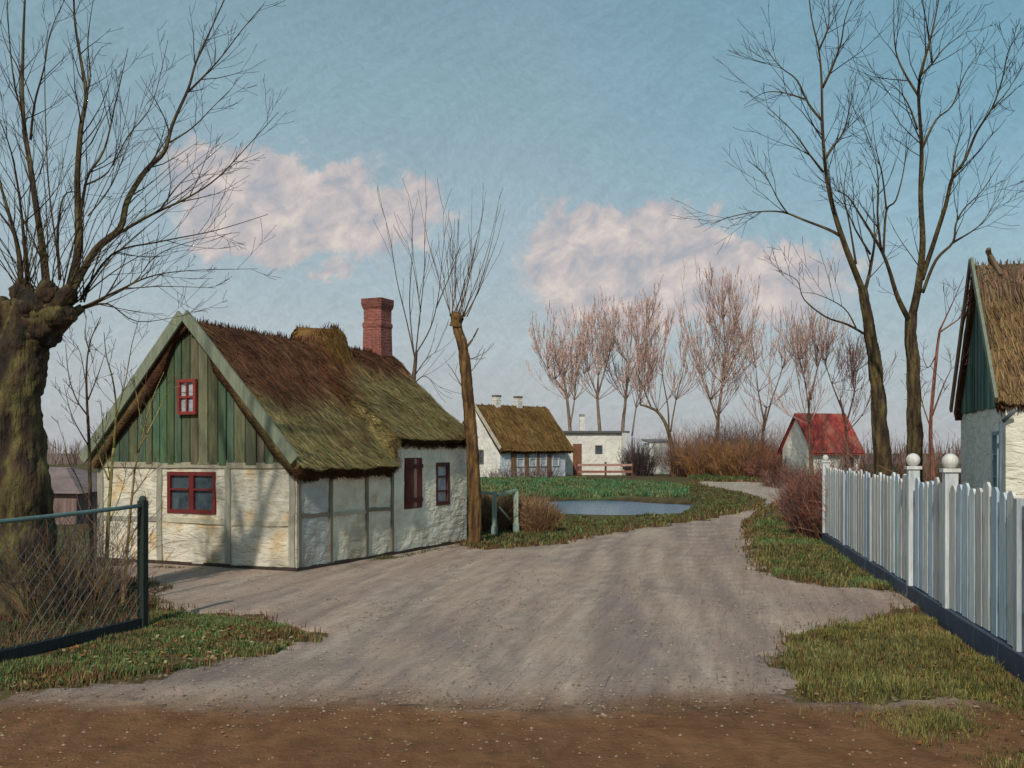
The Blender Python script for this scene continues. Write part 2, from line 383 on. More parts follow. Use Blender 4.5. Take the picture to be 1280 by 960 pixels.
# ------------------------------------------------------------------ grass, litter, pebbles
def scatter(poly, n, fn, seed, excl=None):
    rr = random.Random(seed); x0 = min(q[0] for q in poly); x1 = max(q[0] for q in poly); y0 = min(q[1] for q in poly); y1 = max(q[1] for q in poly); k = 0; tries = 0
    while k < n and tries < n*30:
        tries += 1; x = rr.uniform(x0, x1); y = rr.uniform(y0, y1)
        if inpoly(x, y, poly) and not (excl and excl(x, y)): fn(x, y, rr); k += 1
def blade(mb, x, y, rr, hgt, col, wd=None, dz=0.0):
    a = rr.uniform(0, 6.28); wd = wd or max(.005, .00062*y); le = rr.uniform(.1, .7)*hgt
    b0 = on(x, y, -.01+dz); dx = Vector((math.cos(a), math.sin(a), 0)); ln = Vector((math.cos(a+1.5), math.sin(a+1.5), 0))*le
    hh = hgt*rr.uniform(.5, 1.2); cc = vary(col, rr, .3, .1)
    mb.add([b0-dx*wd, b0+dx*wd, b0+ln*.4+dx*wd*.7+Vector((0, 0, hh*.6)), b0+ln*.4-dx*wd*.7+Vector((0, 0, hh*.6)), b0+ln+Vector((0, 0, hh))],
           [(0, 1, 2, 3), (3, 2, 4)], [mixc(cc, brown, .4)]*2+[cc]*3)
def grass(name, poly, n, cols, hgt, seed, label, excl=None, clump=1.4, thr=-.25):
    mb = MB()
    def fn(x, y, rr):
        q = fbm(x, y, seed, clump)
        if q < thr+rr.uniform(-.3, .2): return
        i = min(len(cols)-1, max(0, int((.5+.6*fbm(x, y, seed+5, .8)+rr.uniform(-.25, .25))*len(cols))))
        for _ in range(3): blade(mb, x+rr.uniform(-.03, .03), y+rr.uniform(-.03, .03), rr, hgt*(.6+.6*max(0, q)), cols[i])
    scatter(poly, n, fn, seed, excl); return stuff(mb.build(name, M['grass']), label, 'grass')
gl = c(118, 118, 72); gd = c(78, 84, 52); gg = c(92, 122, 72); gy = c(134, 118, 74); gb = c(110, 86, 60); gr = c(112, 74, 54)
v1 = gpoly([(-60, 872), (0, 868), (120, 852), (250, 836), (345, 816), (388, 797), (330, 779), (215, 767), (192, 768), (190, 785), (0, 838), (-60, 850)])
v2 = gpoly([(985, 802), (1040, 788), (1150, 770), (1290, 868), (1330, 900), (1500, 1010), (1300, 990), (1160, 945), (1065, 902), (1003, 870), (980, 832)])
v3 = gpoly([(940, 655), (985, 640), (1035, 680), (1140, 745), (1110, 738), (1040, 735), (965, 720), (940, 690)])
b1 = gpoly([(600, 686), (690, 680), (760, 666), (830, 655), (905, 643), (943, 634), (945, 628), (920, 621), (880, 612), (874, 636), (850, 644), (740, 650), (695, 645), (600, 660)])
grass('left_verge_grass', v1, 15000, [gb, gd, gl, gg, gl, gr], .11, 11, 'patchy green and brown grass verge in front of the wire fence')
grass('right_verge_grass', v2, 20000, [gy, gl, c(126, 118, 62), gd, c(118, 96, 58), gl], .13, 12, 'olive and yellow grass verge below the near end of the picket fence')
grass('far_verge_grass', v3, 10000, [gg, gl, gd, gy, gd], .14, 13, 'green grass wedge between the road and the far end of the picket fence')
grass('pond_bank_grass', b1, 17000, [gd, gl, gd, gb, gg], .16, 14, 'dark green grass bank between the road and the pond', excl=lambda x, y: pond_d(x, y) < 1.12)
bk = gpoly([(560, 600), (720, 600), (862, 608), (862, 622), (780, 622), (690, 621), (560, 618)])
grass('far_bank_grass', bk, 16000, [c(84, 126, 88), c(76, 112, 78), c(104, 126, 80), c(118, 122, 86), c(92, 104, 66)], .30, 15, 'bright green grass bank beyond the pond', excl=lambda x, y: pond_d(x, y) < 1.1, thr=-.6)
b3 = gpoly([(870, 622), (925, 628), (950, 624), (925, 617), (890, 611), (858, 607), (860, 640), (872, 636)])
grass('pond_edge_grass', b3, 4000, [gd, gb, c(90, 104, 70), gd], .2, 16, 'rough green grass at the right end of the pond', excl=lambda x, y: pond_d(x, y) < 1.1)
b4 = gpoly([(870, 602), (990, 602), (1000, 598), (860, 597)])
grass('road_end_grass', b4, 5000, [c(78, 106, 62), gd, gl], .25, 17, 'strip of dark green grass where the road ends under the thicket', thr=-.6)
gdn = [(-4.55, 12.5), (-5.25, 10.2), (-9, 9), (-12, 13), (-10, 19), (-8.5, 19), (-5.2, 16)]
grass('garden_undergrowth', gdn, 9000, [gb, gd, gr, c(82, 74, 52), gd, gb], .16, 18, 'brown and dark green undergrowth inside the wire fence', thr=-.5)
hb = [(-8.0, 19.4), (-3.75, 17.6), (-.9, 23.9), (-.55, 24.0), (-3.5, 17.3), (-8.0, 19.1)]
grass('wall_foot_grass', hb, 1600, [gb, gd, gd, c(90, 86, 50)], .09, 19, 'thin dark grass along the foot of the near cottage walls', thr=0)
em = MB(); rr = random.Random(91); n_ = len(road_w)
for i in range(n_):
    a = Vector(road_w[i]); b_ = Vector(road_w[(i+1) % n_])
    if max(a.y, b_.y) < 7.6 or min(a.y, b_.y) > 60: continue
    L = (b_-a).length; nr = Vector((-(b_-a).y, (b_-a).x)).normalized()
    for _ in range(int(L*55)):
        q = a+(b_-a)*rr.random(); cl_ = fbm(q.x, q.y, 3, 2.2)
        if cl_ < rr.uniform(-.5, .4): continue
        q = q+nr*rr.gauss(0, .10+.06*max(0, cl_)); colr = rr.choice([gb, gd, gl, gy, gr, gb])
        for _k in range(3): blade(em, q.x+rr.uniform(-.03, .03), q.y+rr.uniform(-.03, .03), rr, rr.uniform(.04, .10)*(1+q.y/40), colr, dz=.02)
stuff(em.build('road_edge_grass', M['grass']), 'ragged tufts of grass and weeds growing along the road edges', 'grass')
pm = MB()
def peb(x, y, rr, dz=.032):
    s_ = rr.choice([.006, .008, .012, .018])*(1+y/60); co = vary(mixc(c(112, 98, 88), c(160, 142, 126), rr.random()), rr, .2)
    p = on(x, y, dz); pm.add([p+Vector((s_*math.cos(a), s_*.8*math.sin(a), 0)) for a in (0, 1.3, 2.5, 3.8, 5)]+[p+Vector((rr.uniform(-.3, .3)*s_, 0, s_*.7))], [(0, 1, 5), (1, 2, 5), (2, 3, 5), (3, 4, 5), (4, 0, 5)], co)
vis_road = [q for q in road_w]
scatter(vis_road, 5000, peb, 21); scatter([(-6, 8), (6.5, 8), (6.5, 16), (-5, 16)], 2000, peb, 22, excl=lambda x, y: not inpoly(x, y, road_w) or fbm(x, y, 2, .8) < .05)
stuff(pm.build('road_pebbles', M['stone']), 'small pale pebbles scattered over the unpaved road', 'pebbles')

lm = MB()
def leaf(x, y, rr):
    a = rr.uniform(0, 6.28); s_ = rr.uniform(.018, .035); p = on(x, y, .02+rr.uniform(0, .05)); d = Vector((math.cos(a), math.sin(a), rr.uniform(-.3, .5)))*s_; e_ = Vector((-math.sin(a), math.cos(a), rr.uniform(-.4, .4)))*s_*.6
    lm.add([p-d, p+e_, p+d, p-e_], [(0, 1, 2), (0, 2, 3)], vary(rr.choice([c(134, 82, 50), c(108, 60, 42), c(150, 110, 66), c(150, 136, 100), c(84, 56, 44)]), rr, .2))
scatter(v1, 1000, leaf, 31); scatter(v2, 350, leaf, 32); scatter(gdn, 1600, leaf, 33)
stuff(lm.build('fallen_leaves', M['grass']), 'scattered brown and pale fallen leaves on the verges', 'leaves')
cm = MB();  # clods added to blend the edge of the painted shadow strip
def frameshade_clod(x, y, rr):
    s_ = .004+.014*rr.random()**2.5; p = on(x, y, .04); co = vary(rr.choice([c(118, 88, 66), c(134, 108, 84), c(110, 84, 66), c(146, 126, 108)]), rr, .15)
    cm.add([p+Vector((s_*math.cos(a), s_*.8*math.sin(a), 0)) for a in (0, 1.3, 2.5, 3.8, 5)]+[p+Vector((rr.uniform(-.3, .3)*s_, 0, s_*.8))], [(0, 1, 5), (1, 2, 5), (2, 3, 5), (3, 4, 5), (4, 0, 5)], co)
scatter([(-6, 7.9), (6, 7.9), (6, 8.9), (-6, 8.7)], 1200, frameshade_clod, 41); scatter([(-6, 8.2), (6, 8.2), (6, 9.6), (-6, 9.6)], 900, frameshade_clod, 42); scatter([(-6, 6.5), (6, 6.5), (6, 8), (-6, 8)], 1500, frameshade_clod, 43)
stuff(cm.build('frameshade_clods', M['stone']), 'small brown clods added along the edge of the painted frame shadow strip', 'frameshade')
# ------------------------------------------------------------------ thatch roof
def thatch_surf(Fr, L, W, Hw, Hr, o0, o1, ovf, ovb, colf, bumpf, th=.26, seed=0, nt_=70, nq=44, parent=None, straws=9000, sw=.011, sl=.26, label=None, spikes=500, hwf=None):
    rr = random.Random(seed); slope = (Hr-Hw)/(W/2)
    def S(t, q, off=0.0):
        ov = ovf(t) if q < 0 else ovb
        wd = W/2+ov; s_ = W/2+q*wd; sp_ = (Hr-hwf(t))/(W/2) if hwf and q < 0 else slope
        z = Hr+.12-abs(q)*wd*sp_
        rnd = .10*math.exp(-(q/.07)**2)
        p = Fr(t, s_, z-rnd); nn = (Fr(0, -slope if q < 0 else slope, 1)-Fr(0, 0, 0)).normalized()
        b_ = .05*fbm(t, q*3, seed, 1.3)+.03*fbm(t*2.2, q*3, seed+3, 4)+bumpf(t, q)
        return p+nn*(b_+off)
    mb = MB(); vs_ = []; cl = []; fs = []
    T = [-o0+(L+o0+o1)*i/nt_ for i in range(nt_+1)]; Q = [-1+2*j/nq for j in range(nq+1)]
    for lay in (0, 1):
        for t in T:
            for q in Q:
                p = S(t, q, 0 if lay == 0 else -th*(.55+.45*min(1, 3*abs(q)))); vs_.append(p); cl.append(colf(t, q) if lay == 0 else c(70, 48, 34))
    m_ = nq+1; o = (nt_+1)*m_
    for i in range(nt_):
        for j in range(nq):
            fs.append((i*m_+j, (i+1)*m_+j, (i+1)*m_+j+1, i*m_+j+1)); fs.append((o+i*m_+j, o+i*m_+j+1, o+(i+1)*m_+j+1, o+(i+1)*m_+j))
        for j in (0, nq): fs.append((i*m_+j, o+i*m_+j, o+(i+1)*m_+j, (i+1)*m_+j))
    for j in range(nq):
        for i in (0, nt_): fs.append((i*m_+j, i*m_+j+1, o+i*m_+j+1, o+i*m_+j))
    mb.add(vs_, fs, cl); roof = mb.build('thatched_roof', M['thatch'], parent, smooth=True, label=label)
    sb = MB()
    for _ in range(straws):
        t = rr.uniform(-o0, L+o1); q = -rr.random()**.9 if rr.random() < .85 else rr.uniform(0, .25)
        q = max(-1, q); q2 = q+(math.copysign(sl/(W/2), q))*rr.uniform(.5, 1.1); t2 = t+rr.uniform(-.06, .06)*sl/.2
        if abs(q2) > 1.03: q2 = math.copysign(1.03, q2)
        a = S(t, q, .004); b_ = S(t2, q2, rr.uniform(.0, .05)); d = (b_-a)
        if d.length < .03: continue
        sd = (Fr(1, 0, 0)-Fr(0, 0, 0)).normalized()*sw*rr.uniform(.6, 1.4)
        co = vary(colf(t, q), rr, .55, .12)
        sb.add([a-sd, a+sd, b_+sd*.5, b_-sd*.5], [(0, 1, 2, 3)], co)
    for _ in range(spikes):
        t = rr.uniform(-o0, L+o1); q = rr.uniform(-.06, .04); a = S(t, q, -.03); up = Vector((rr.uniform(-.5, .5), rr.uniform(-.5, .5), 1)).normalized()*rr.uniform(.05, .15)
        sd = (Fr(1, 0, 0)-Fr(0, 0, 0)).normalized()*sw*1.1
        sb.add([a-sd, a+sd, a+up+sd*.3, a+up-sd*.3], [(0, 1, 2, 3)], vary(colf(t, 0), rr, .4))
    for _ in range(int(straws*.22)):   # ragged eave ends
        t = rr.uniform(-o0, L+o1); a = S(t, -1, rr.uniform(-th, 0)); b_ = a+(S(t, -1)-S(t, -.97)).normalized()*rr.uniform(.03, .12)+Vector((0, 0, -.02))
        sd = (Fr(1, 0, 0)-Fr(0, 0, 0)).normalized()*sw
        sb.add([a-sd, a+sd, b_+sd*.5, b_-sd*.5], [(0, 1, 2, 3)], vary(c(88, 62, 42), rr, .35))
    ob = sb.build('straw', M['straw'], roof)
    ob.location = (0, 0, 0)
    return roof, S

def frame(C0, u, z0):
    u = Vector((u[0], u[1])).normalized(); v = Vector((-u.y, u.x))
    def Fr(t, s, z): return Vector((C0[0]+u.x*t+v.x*s, C0[1]+u.y*t+v.y*s, z0+z))
    return Fr

def wall_face(mb, O, dv, nv, L, Hf, ops, colf, res=.12, amp=.018, depth=.16, seed=0, zmax=None):
    """a plastered wall face with real openings and reveals. O origin, dv along, nv outward; ops (a0,a1,z0,z1)"""
    O, dv, nv = Vector(O), Vector(dv), Vector(nv)
    ca = sorted(set([0, L]+[v for o in ops for v in o[:2]])); cz = sorted(set([0, Hf]+[v for o in ops for v in o[2:4]]))
    def sub(cs):
        out = []
        for a, b_ in zip(cs, cs[1:]):
            k = max(1, int((b_-a)/res)); out += [a+(b_-a)*i/k for i in range(k)]
        return out+[cs[-1]]
    A = sub(ca); Z = sub(cz); vs_ = []; cl = []
    for a in A:
        for z in Z:
            e = amp*(.7*fbm(a, z, seed, 1.2)+.5*fbm(a, z, seed+4, 4)); 
            if a in (0, L): e = 0
            vs_.append(O+dv*a+nv*e+Vector((0, 0, min(z, zmax(a)) if zmax else z))); cl.append(colf(a, z))
    n = len(Z); fs = []
    for i in range(len(A)-1):
        for j in range(n-1):
            ma = (A[i]+A[i+1])/2; mz = (Z[j]+Z[j+1])/2
            if any(o[0] < ma < o[1] and o[2] < mz < o[3] for o in ops): continue
            fs.append((i*n+j, (i+1)*n+j, (i+1)*n+j+1, i*n+j+1))
    mb.add(vs_, fs, cl)
    for (a0, a1, z0, z1) in ops:
        q = [O+dv*a+Vector((0, 0, z)) for a, z in ((a0, z0), (a1, z0), (a1, z1), (a0, z1))]
        q2 = [p-nv*depth for p in q]
        mb.add(q+q2, [(0, 1, 5, 4), (1, 2, 6, 5), (2, 3, 7, 6), (3, 0, 4, 7), (4, 5, 6, 7)], colf((a0+a1)/2, z0))

def window(parent, O, dv, nv, a0, a1, z0, z1, fcol, nx_, nz_, glass='glass', fw=.06, set_=.05, bw=.03, name='window', label=None, sill=None):
    """frame with mullions, panes as sub-part. set in the opening by set_"""
    O, dv, nv = Vector(O), Vector(dv), Vector(nv); up = Vector((0, 0, 1)); mb = MB(); o = O-nv*set_
    def bar(x0, x1, y0, y1, d=.03): mb.box(o+dv*(x0+x1)/2+up*(y0+y1)/2, dv*(x1-x0)/2, nv*d, up*(y1-y0)/2, fcol)
    bar(a0, a0+fw, z0, z1); bar(a1-fw, a1, z0, z1); bar(a0+fw, a1-fw, z0, z0+fw); bar(a0+fw, a1-fw, z1-fw, z1)
    for i in range(1, nx_):
        x = a0+(a1-a0)*i/nx_; wd = bw if nx_ > 1 else bw; bar(x-wd, x+wd, z0+fw, z1-fw, .026)
    for j in range(1, nz_):
        z = z0+(z1-z0)*j/nz_; bar(a0+fw, a1-fw, z-.018, z+.018, .02)
    if sill: mb.box(o+dv*(a0+a1)/2+up*(z0-.03)+nv*.03, dv*((a1-a0)/2+.05), nv*.06, up*.028, sill)
    wd = mb.build(name, M['paintwood'], parent, label=label)
    g = MB(); g.box(o-nv*.035+dv*(a0+a1)/2+up*(z0+z1)/2, dv*((a1-a0)/2-.01), nv*.006, up*((z1-z0)/2-.01), (1, 1, 1))
    gp = g.build('pane', M[glass], wd); gp.location = (0, 0, 0)
    return wd

def cottage_wall(Fr, L, W, Hf, ops_long, ops_gable, colf, mat_, parent, gable_h=None, res=.12, amp=.018, Hlong=None, zmax=None):
    """four faces in one mesh. gable_h: rise of plastered gable above Hf (None = boards instead)"""
    mb = MB(); u = (Fr(1, 0, 0)-Fr(0, 0, 0)); v = (Fr(0, 1, 0)-Fr(0, 0, 0))
    wall_face(mb, Fr(0, 0, 0), u, -v, L, Hlong or Hf, ops_long, lambda a, z: colf('l', a, z), res, amp, zmax=zmax)
    wall_face(mb, Fr(0, W, 0), -v, -u, W, Hf, [(W-b_, W-a, z0, z1) for a, b_, z0, z1 in ops_gable], lambda a, z: colf('g', W-a, z), res, amp, seed=3)
    wall_face(mb, Fr(L, 0, 0), v, u, W, Hf, [], lambda a, z: colf('g', a, z), .5, amp)
    wall_face(mb, Fr(L, W, 0), -u, v, L, Hf, [], lambda a, z: colf('l', a, z), .5, amp)
    if gable_h:
        for t, s1 in ((0, -1), (L, 1)):
            n = 10; vs_ = []; fs = []
            for i in range(n+1):
                a = W*i/n; vs_ += [Fr(t, a, Hf), Fr(t, a, Hf+gable_h*(1-abs(2*a/W-1)))]
            for i in range(n): fs.append((2*i, 2*i+2, 2*i+3, 2*i+1))
            mb.add(vs_, fs, [colf('g', q, Hf) for q in range(len(vs_))])
    return mb.build('wall', mat_, parent)

def board_gable(Fr, W, Hw, Hr, t, cols, parent, bw=.2, seed=0, hole=None, bot=-.06, label=None):
    rr = random.Random(seed); mb = MB(); s = 0; sl = (Hr-Hw)/(W/2)
    top = lambda x: Hr-abs(x-W/2)*sl
    # dark backing
    mb.hexa([Fr(t-.005, .0, Hw+bot+.02), Fr(t-.005, W, Hw+bot+.02), Fr(t+.03, W, Hw+bot+.02), Fr(t+.03, 0, Hw+bot+.02), Fr(t-.005, W/2-.01, Hr), Fr(t-.005, W/2+.01, Hr), Fr(t+.03, W/2+.01, Hr), Fr(t+.03, W/2-.01, Hr)], c(34, 34, 28))
    while s < W:
        w_ = min(bw*rr.uniform(.75, 1.2), W-s); g = .012; a, b_ = s+g, s+w_-g; co = vary(rr.choice(cols), rr, .25, .1); tk = rr.uniform(.03, .045)
        z0 = Hw+bot+rr.uniform(-.03, .01); segs = [(z0, top(a), top(b_))]
        if hole and a < hole[1] and b_ > hole[0]:
            segs = [(z0, hole[2], hole[2]), (hole[3], top(a), top(b_))]
        for q0, ta, tb in segs:
            if max(ta, tb) <= q0+.02: continue
            ta, tb = max(ta, q0+.01), max(tb, q0+.01)
            mb.hexa([Fr(t-tk, a, q0), Fr(t-tk, b_, q0), Fr(t-.006, b_, q0), Fr(t-.006, a, q0), Fr(t-tk, a, ta), Fr(t-tk, b_, tb), Fr(t-.006, b_, tb), Fr(t-.006, a, ta)], co)
        s += w_
    return mb.build('gable_boards', M['boards'], parent, label=label)

def uv_of(Fr):
    return (Fr(1, 0, 0)-Fr(0, 0, 0)), (Fr(0, 1, 0)-Fr(0, 0, 0))
# ------------------------------------------------------------------ the near cottage
C0 = (-3.73, 18.0); FrA = frame(C0, (.41, .912), 0.0); LA, WA, HW, HR = 6.55, 4.6, 1.95, 4.42
A = thing('thatched_cottage', (C0[0], C0[1], 0), 'low thatched cottage with green boarded gable, cream plaster walls and a red brick chimney', 'house')
uA, vA = uv_of(FrA)
def wcolA(side, a, z):
    q = .5+.5*fbm(a, z, 3 if side == 'l' else 8, 1.5); q2 = .5+.5*fbm(a, z, 13, 3.2)
    if side == 'g': co = mixc(c(228, 218, 194), c(206, 200, 186), q); co = mixc(co, c(206, 168, 112), sst(.56, .8, q2)*.75); co = mixc(co, c(168, 160, 146), sst(.42, .2, q2)*.5)
    else:
        co = mixc(c(228, 220, 198), c(206, 200, 182), q); co = mixc(co, c(176, 146, 108), sst(.6, .85, q2)*.5)
        if a < 1.0: co = mixc(c(196, 196, 188), c(178, 180, 176), q)
        if a > 3.25: co = mixc(mixc(c(236, 230, 212), c(216, 212, 194), q), c(184, 160, 124), sst(.68, .9, q2)*.5)
    return mixc(co, c(140, 130, 108), .5*sst(.15, .45, nz(a*1.3, z*1.6, 77)) if z < .7 else 0)
ops_l = [(3.69, 4.46, .92, 1.98), (5.06, 5.70, .93, 1.87)]; ops_g = [(1.75, 2.87, .98, 1.74)]
cottage_wall(FrA, LA, WA, HW, ops_l, ops_g, wcolA, M['plaster'], A, Hlong=2.34, zmax=lambda a: 1.93 if a < 3.15 else 2.34, amp=.03, res=.10)
def timber(parent, Fr, side, a0, a1, z0, z1, col, off=.022, w_=.13):
    mb = MB(); n = 8; pts = []
    u, v = uv_of(Fr)
    for i in range(n+1):
        k = i/n; a = a0+(a1-a0)*k; z = z0+(z1-z0)*k
        wob = .018*nz(a*3, z*3, a0*7, 1); pts.append((a, z, wob))
    horiz = abs(a1-a0) > abs(z1-z0); vs_ = []; fs = []
    for a, z, wo_ in pts:
        for sg, dep in ((-1, -.03), (-1, 1), (1, 1), (1, -.03)):
            aa = a+(0 if horiz else sg*w_/2+wo_); zz = z+(sg*w_/2+wo_ if horiz else 0); d = off if dep == 1 else dep
            vs_.append(Fr(aa, -d, zz) if side == 'l' else Fr(-d, aa, zz))
    for i in range(n):
        for k in range(4): fs.append((i*4+k, i*4+(k+1) % 4, i*4+4+(k+1) % 4, i*4+4+k))
    fs += [(3, 2, 1, 0), (n*4, n*4+1, n*4+2, n*4+3)]
    mb.add(vs_, fs, col); return mb.build('timber_rail' if horiz else 'timber_post', M['wood'], parent)
tg = c(150, 146, 132); tl = c(122, 114, 98)
for s_ in (.08, 1.47, 3.05, 4.5): timber(A, FrA, 'g', s_, s_, .1, HW-.08, tg, .03, .12)
timber(A, FrA, 'g', .15, 1.40, .86, .84, c(190, 180, 156), .024, .09); timber(A, FrA, 'g', 1.54, 2.98, .84, .86, c(186, 178, 154), .024, .09); timber(A, FrA, 'g', 3.12, 4.43, .86, .85, tg, .024, .09)
timber(A, FrA, 'g', 0.0, 4.6, HW-.09, HW-.09, c(160, 152, 132), .035, .10)
for t_ in (.07, 1.03, 2.25, 3.2): timber(A, FrA, 'l', t_, t_, .1, 1.9, tl, .03, .085)
timber(A, FrA, 'l', .12, .98, .98, .97, tl, .024, .07); timber(A, FrA, 'l', 1.08, 2.2, .97, .96, c(172, 164, 146), .024, .07); timber(A, FrA, 'l', 2.3, 3.15, .98, .96, tl, .024, .07)
mb = MB(); 
for (O, d, n_, L_) in ((FrA(-.05, 0, 0), uA, -vA, LA+.05), (FrA(0, WA, 0), -vA, -uA, WA)):
    k = 16
    for i in range(k):
        a, b_ = L_*i/k, L_*(i+1)/k-.01; hh = .09+.04*nz(a*2, 3, 1, 1)
        mb.hexa([O+d*a+n_*.055, O+d*b_+n_*.055, O+d*b_-n_*.02, O+d*a-n_*.02, O+d*a+n_*.04+Vector((0, 0, hh)), O+d*b_+n_*.04+Vector((0, 0, hh)), O+d*b_-n_*.02+Vector((0, 0, hh)), O+d*a-n_*.02+Vector((0, 0, hh))], c(58, 48, 42))
mb.build('plinth', M['wood'], A)
red = c(108, 40, 38)
window(A, FrA(0, WA, 0), -vA, -uA, WA-2.87, WA-1.75, .98, 1.74, red, 2, 1, fw=.07, bw=.055, set_=.01, name='casement_window', label='wide dark red casement window in the cream wall')
mb = MB()
for a, b_ in ((1.82, 2.255), (2.365, 2.80)): mb.box(FrA(-.02, (a+b_)/2, 1.42), uA*.012, vA*(b_-a)/2, Vector((0, 0, .018)), red)
wb = mb.build('glazing_bar', M['paintwood'], A)
# gable window with red frame
window(A, FrA(-.095, WA, 0), -vA, -uA, WA/2-.03-.21, WA/2-.03+.21, 2.78, 3.42, c(138, 54, 48), 2, 2, 'paleglass', fw=.055, bw=.014, set_=0, name='gable_window', label='small red framed window high in the green gable')
# shutters + window on the long wall
mb = MB(); rr = random.Random(4)
for i in range(6):
    a = 3.72+i*.119; mb.box(FrA(a+.06, -.0, 1.45), uA*.055, vA*.016, Vector((0, 0, .51)), vary(c(104, 50, 42) if i not in (3,) else c(160, 138, 122), rr, .25))
for z in (1.1, 1.8): mb.box(FrA(4.075, -.028, z), uA*.36, vA*.012, Vector((0, 0, .04)), c(84, 40, 36))
sh = mb.build('shutter', M['boards'], A, label='closed dark red board shutter')
window(A, FrA(0, 0, 0), uA, -vA, 5.06, 5.70, .93, 1.87, c(84, 46, 42), 1, 3, 'paleglass', fw=.085, set_=.02, name='side_window', label='narrow brown framed window near the far corner')
board_gable(FrA, WA+.1, HW, HR+.05, 0, [c(86, 98, 74), c(92, 98, 72), c(76, 94, 76), c(98, 98, 72), c(108, 102, 78), c(82, 100, 80), c(90, 94, 68)], A, .21, 5)
sA = (HR-HW)/(WA/2)
def ovA(t): 
    return .20-.07*sst(3.1, 3.22, t)+.03*nz(t, 0, 0, 2)
def bumpA(t, q):
    b_ = .50*math.exp(-((t-3.95)/.46)**4)*math.exp(-(q/.17)**2)
    b_ += .09*sst(.34, .22, abs(q))*(.8+.5*nz(t*3, q*8, 0, 1))
    b_ -= .05*math.sin(max(0, min(1, t/LA))*math.pi)
    b_ += .08*math.exp(-((t-2.3)/.9)**2)*sst(.6, 1, -q)
    return b_
def colTA(t, q):
    d = abs(q); n1 = .5+.5*fbm(t, q*3, 3, 1.2); n2 = .5+.5*fbm(t*3, q*3, 31, 1.5)
    ridge = mixc(c(92, 60, 46), c(124, 86, 60), n2); body = mixc(c(152, 134, 88), c(126, 114, 78), n1)
    body = mixc(body, c(168, 156, 106), sst(.6, .85, n2)*.6); body = mixc(body, c(112, 76, 44), sst(.55, .85, n1)*.5)
    lim = .50-.20*sst(1.5, 4.5, t)+.14*(n1-.5); co = mixc(ridge, body, sst(lim-.08, lim+.12, d))
    co = mixc(co, c(104, 74, 52), sst(.93, 1.0, d)*.4)
    if abs(t-4.05) < .5 and d < .22: co = mixc(co, c(126, 100, 48), .6*n2+.2)
    return co
roofA, SA = thatch_surf(FrA, LA, WA, HW, HR, .16, .10, ovA, .1, colTA, bumpA, seed=2, parent=A, straws=30000, sw=.014, sl=.26, spikes=1100, hwf=lambda t: HW+.47*sst(3.08, 3.2, t), nt_=110)
# barge boards
mb = MB(); bcol = c(126, 132, 112)
for sg in (-1, 1):
    ap = FrA(-.24, WA/2+sg*.03, HR+.16); en = FrA(-.24, WA/2+sg*(WA/2+.14), HR+.16-(WA/2+.14)*sA)
    mb2 = MB(); mb2.beam(ap, en, .05, .2, up=(0, 0, 1), col=bcol); mb2.build('barge_board', M['paintwood'], A)
mb = MB(); 
for i in range(2):
    mb.beam(FrA(-.30, WA/2-(.05 if i else -.05), HR+.02), FrA(-.30, WA/2+(.20 if i else -.20), HR+.42), .05, .07, col=c(96, 100, 86))
# chimney
def chimney(parent, Fr, t, s, z0, z1, w_, col, capc, mat_='brick', name='chimney'):
    mb = MB(); u, v = uv_of(Fr); n = 12; k = [(0, 1.0), (.62, .92), (.64, .98), (.68, .98), (.70, .9), (.86, .9), (.88, .98), (.93, 1.06), (1.0, 1.06)]
    vs_ = []; fs = []
    for q, r in k:
        z = z0+(z1-z0)*q
        for a, b_ in ((-1, -1), (1, -1), (1, 1), (-1, 1)): vs_.append(Fr(t+a*w_/2*r, s+b_*w_/2*r, z)+Vector((.012*nz(z*9, a, b_), 0, 0)))
    for i in range(len(k)-1):
        for j in range(4): fs.append((i*4+j, i*4+(j+1) % 4, i*4+4+(j+1) % 4, i*4+4+j))
    fs.append((len(k)*4-4, len(k)*4-3, len(k)*4-2, len(k)*4-1)); cl = [col]*((len(k)-3)*4)+[capc]*12
    mb.add(vs_, fs, cl)
    o = mb.build(name, M[mat_], parent)
    h2 = MB(); h2.box(Fr(t, s, z1+.004), u*w_*.32, v*w_*.32, Vector((0, 0, .006)), c(30, 26, 24))
    q = h2.build('flue', M['wood'], o); q.location = (0, 0, 0)
    return o
chimney(A, FrA, 6.32, WA/2-.05, 3.9, 5.72, .53, c(142, 88, 78), c(122, 74, 66))
# ------------------------------------------------------------------ right-hand cottage
FrB = frame((8.07, 17.0), (.97, -.24), 0.0); LB, WB, HWB, HRB = 7.0, 4.1, 2.93, 5.45
B = thing('thatched_cottage', (7.85, 17.0, 0), 'pale cottage with teal boarded gable and tall brown thatch behind the white picket fence', 'house')
uB, vB = uv_of(FrB)
def wcolB(side, a, z):
    q = .5+.5*fbm(a, z, 5, 1.3); co = mixc(c(234, 229, 212), c(218, 212, 194), q)
    return mixc(co, c(232, 232, 226), .5) if side == 'g' else co
cottage_wall(FrB, LB, WB, HWB, [(2.6, 3.4, 1.0, 2.2)], [(.5, .95, 1.3, 2.45)], wcolB, M['plaster'], B, res=.14)
window(B, FrB(0, WB, 0), -vB, -uB, WB-.95, WB-.5, 1.3, 2.45, c(140, 156, 166), 1, 3, 'paleglass', fw=.07, set_=0, name='window')
window(B, FrB(0, 0, 0), uB, -vB, 2.6, 3.4, 1.0, 2.2, c(92, 112, 124), 2, 3, 'glass', name='window')
board_gable(FrB, WB+.1, HWB, HRB, 0, [c(70, 104, 90), c(86, 120, 106), c(60, 90, 78), c(98, 128, 116)], B, .2, 8)
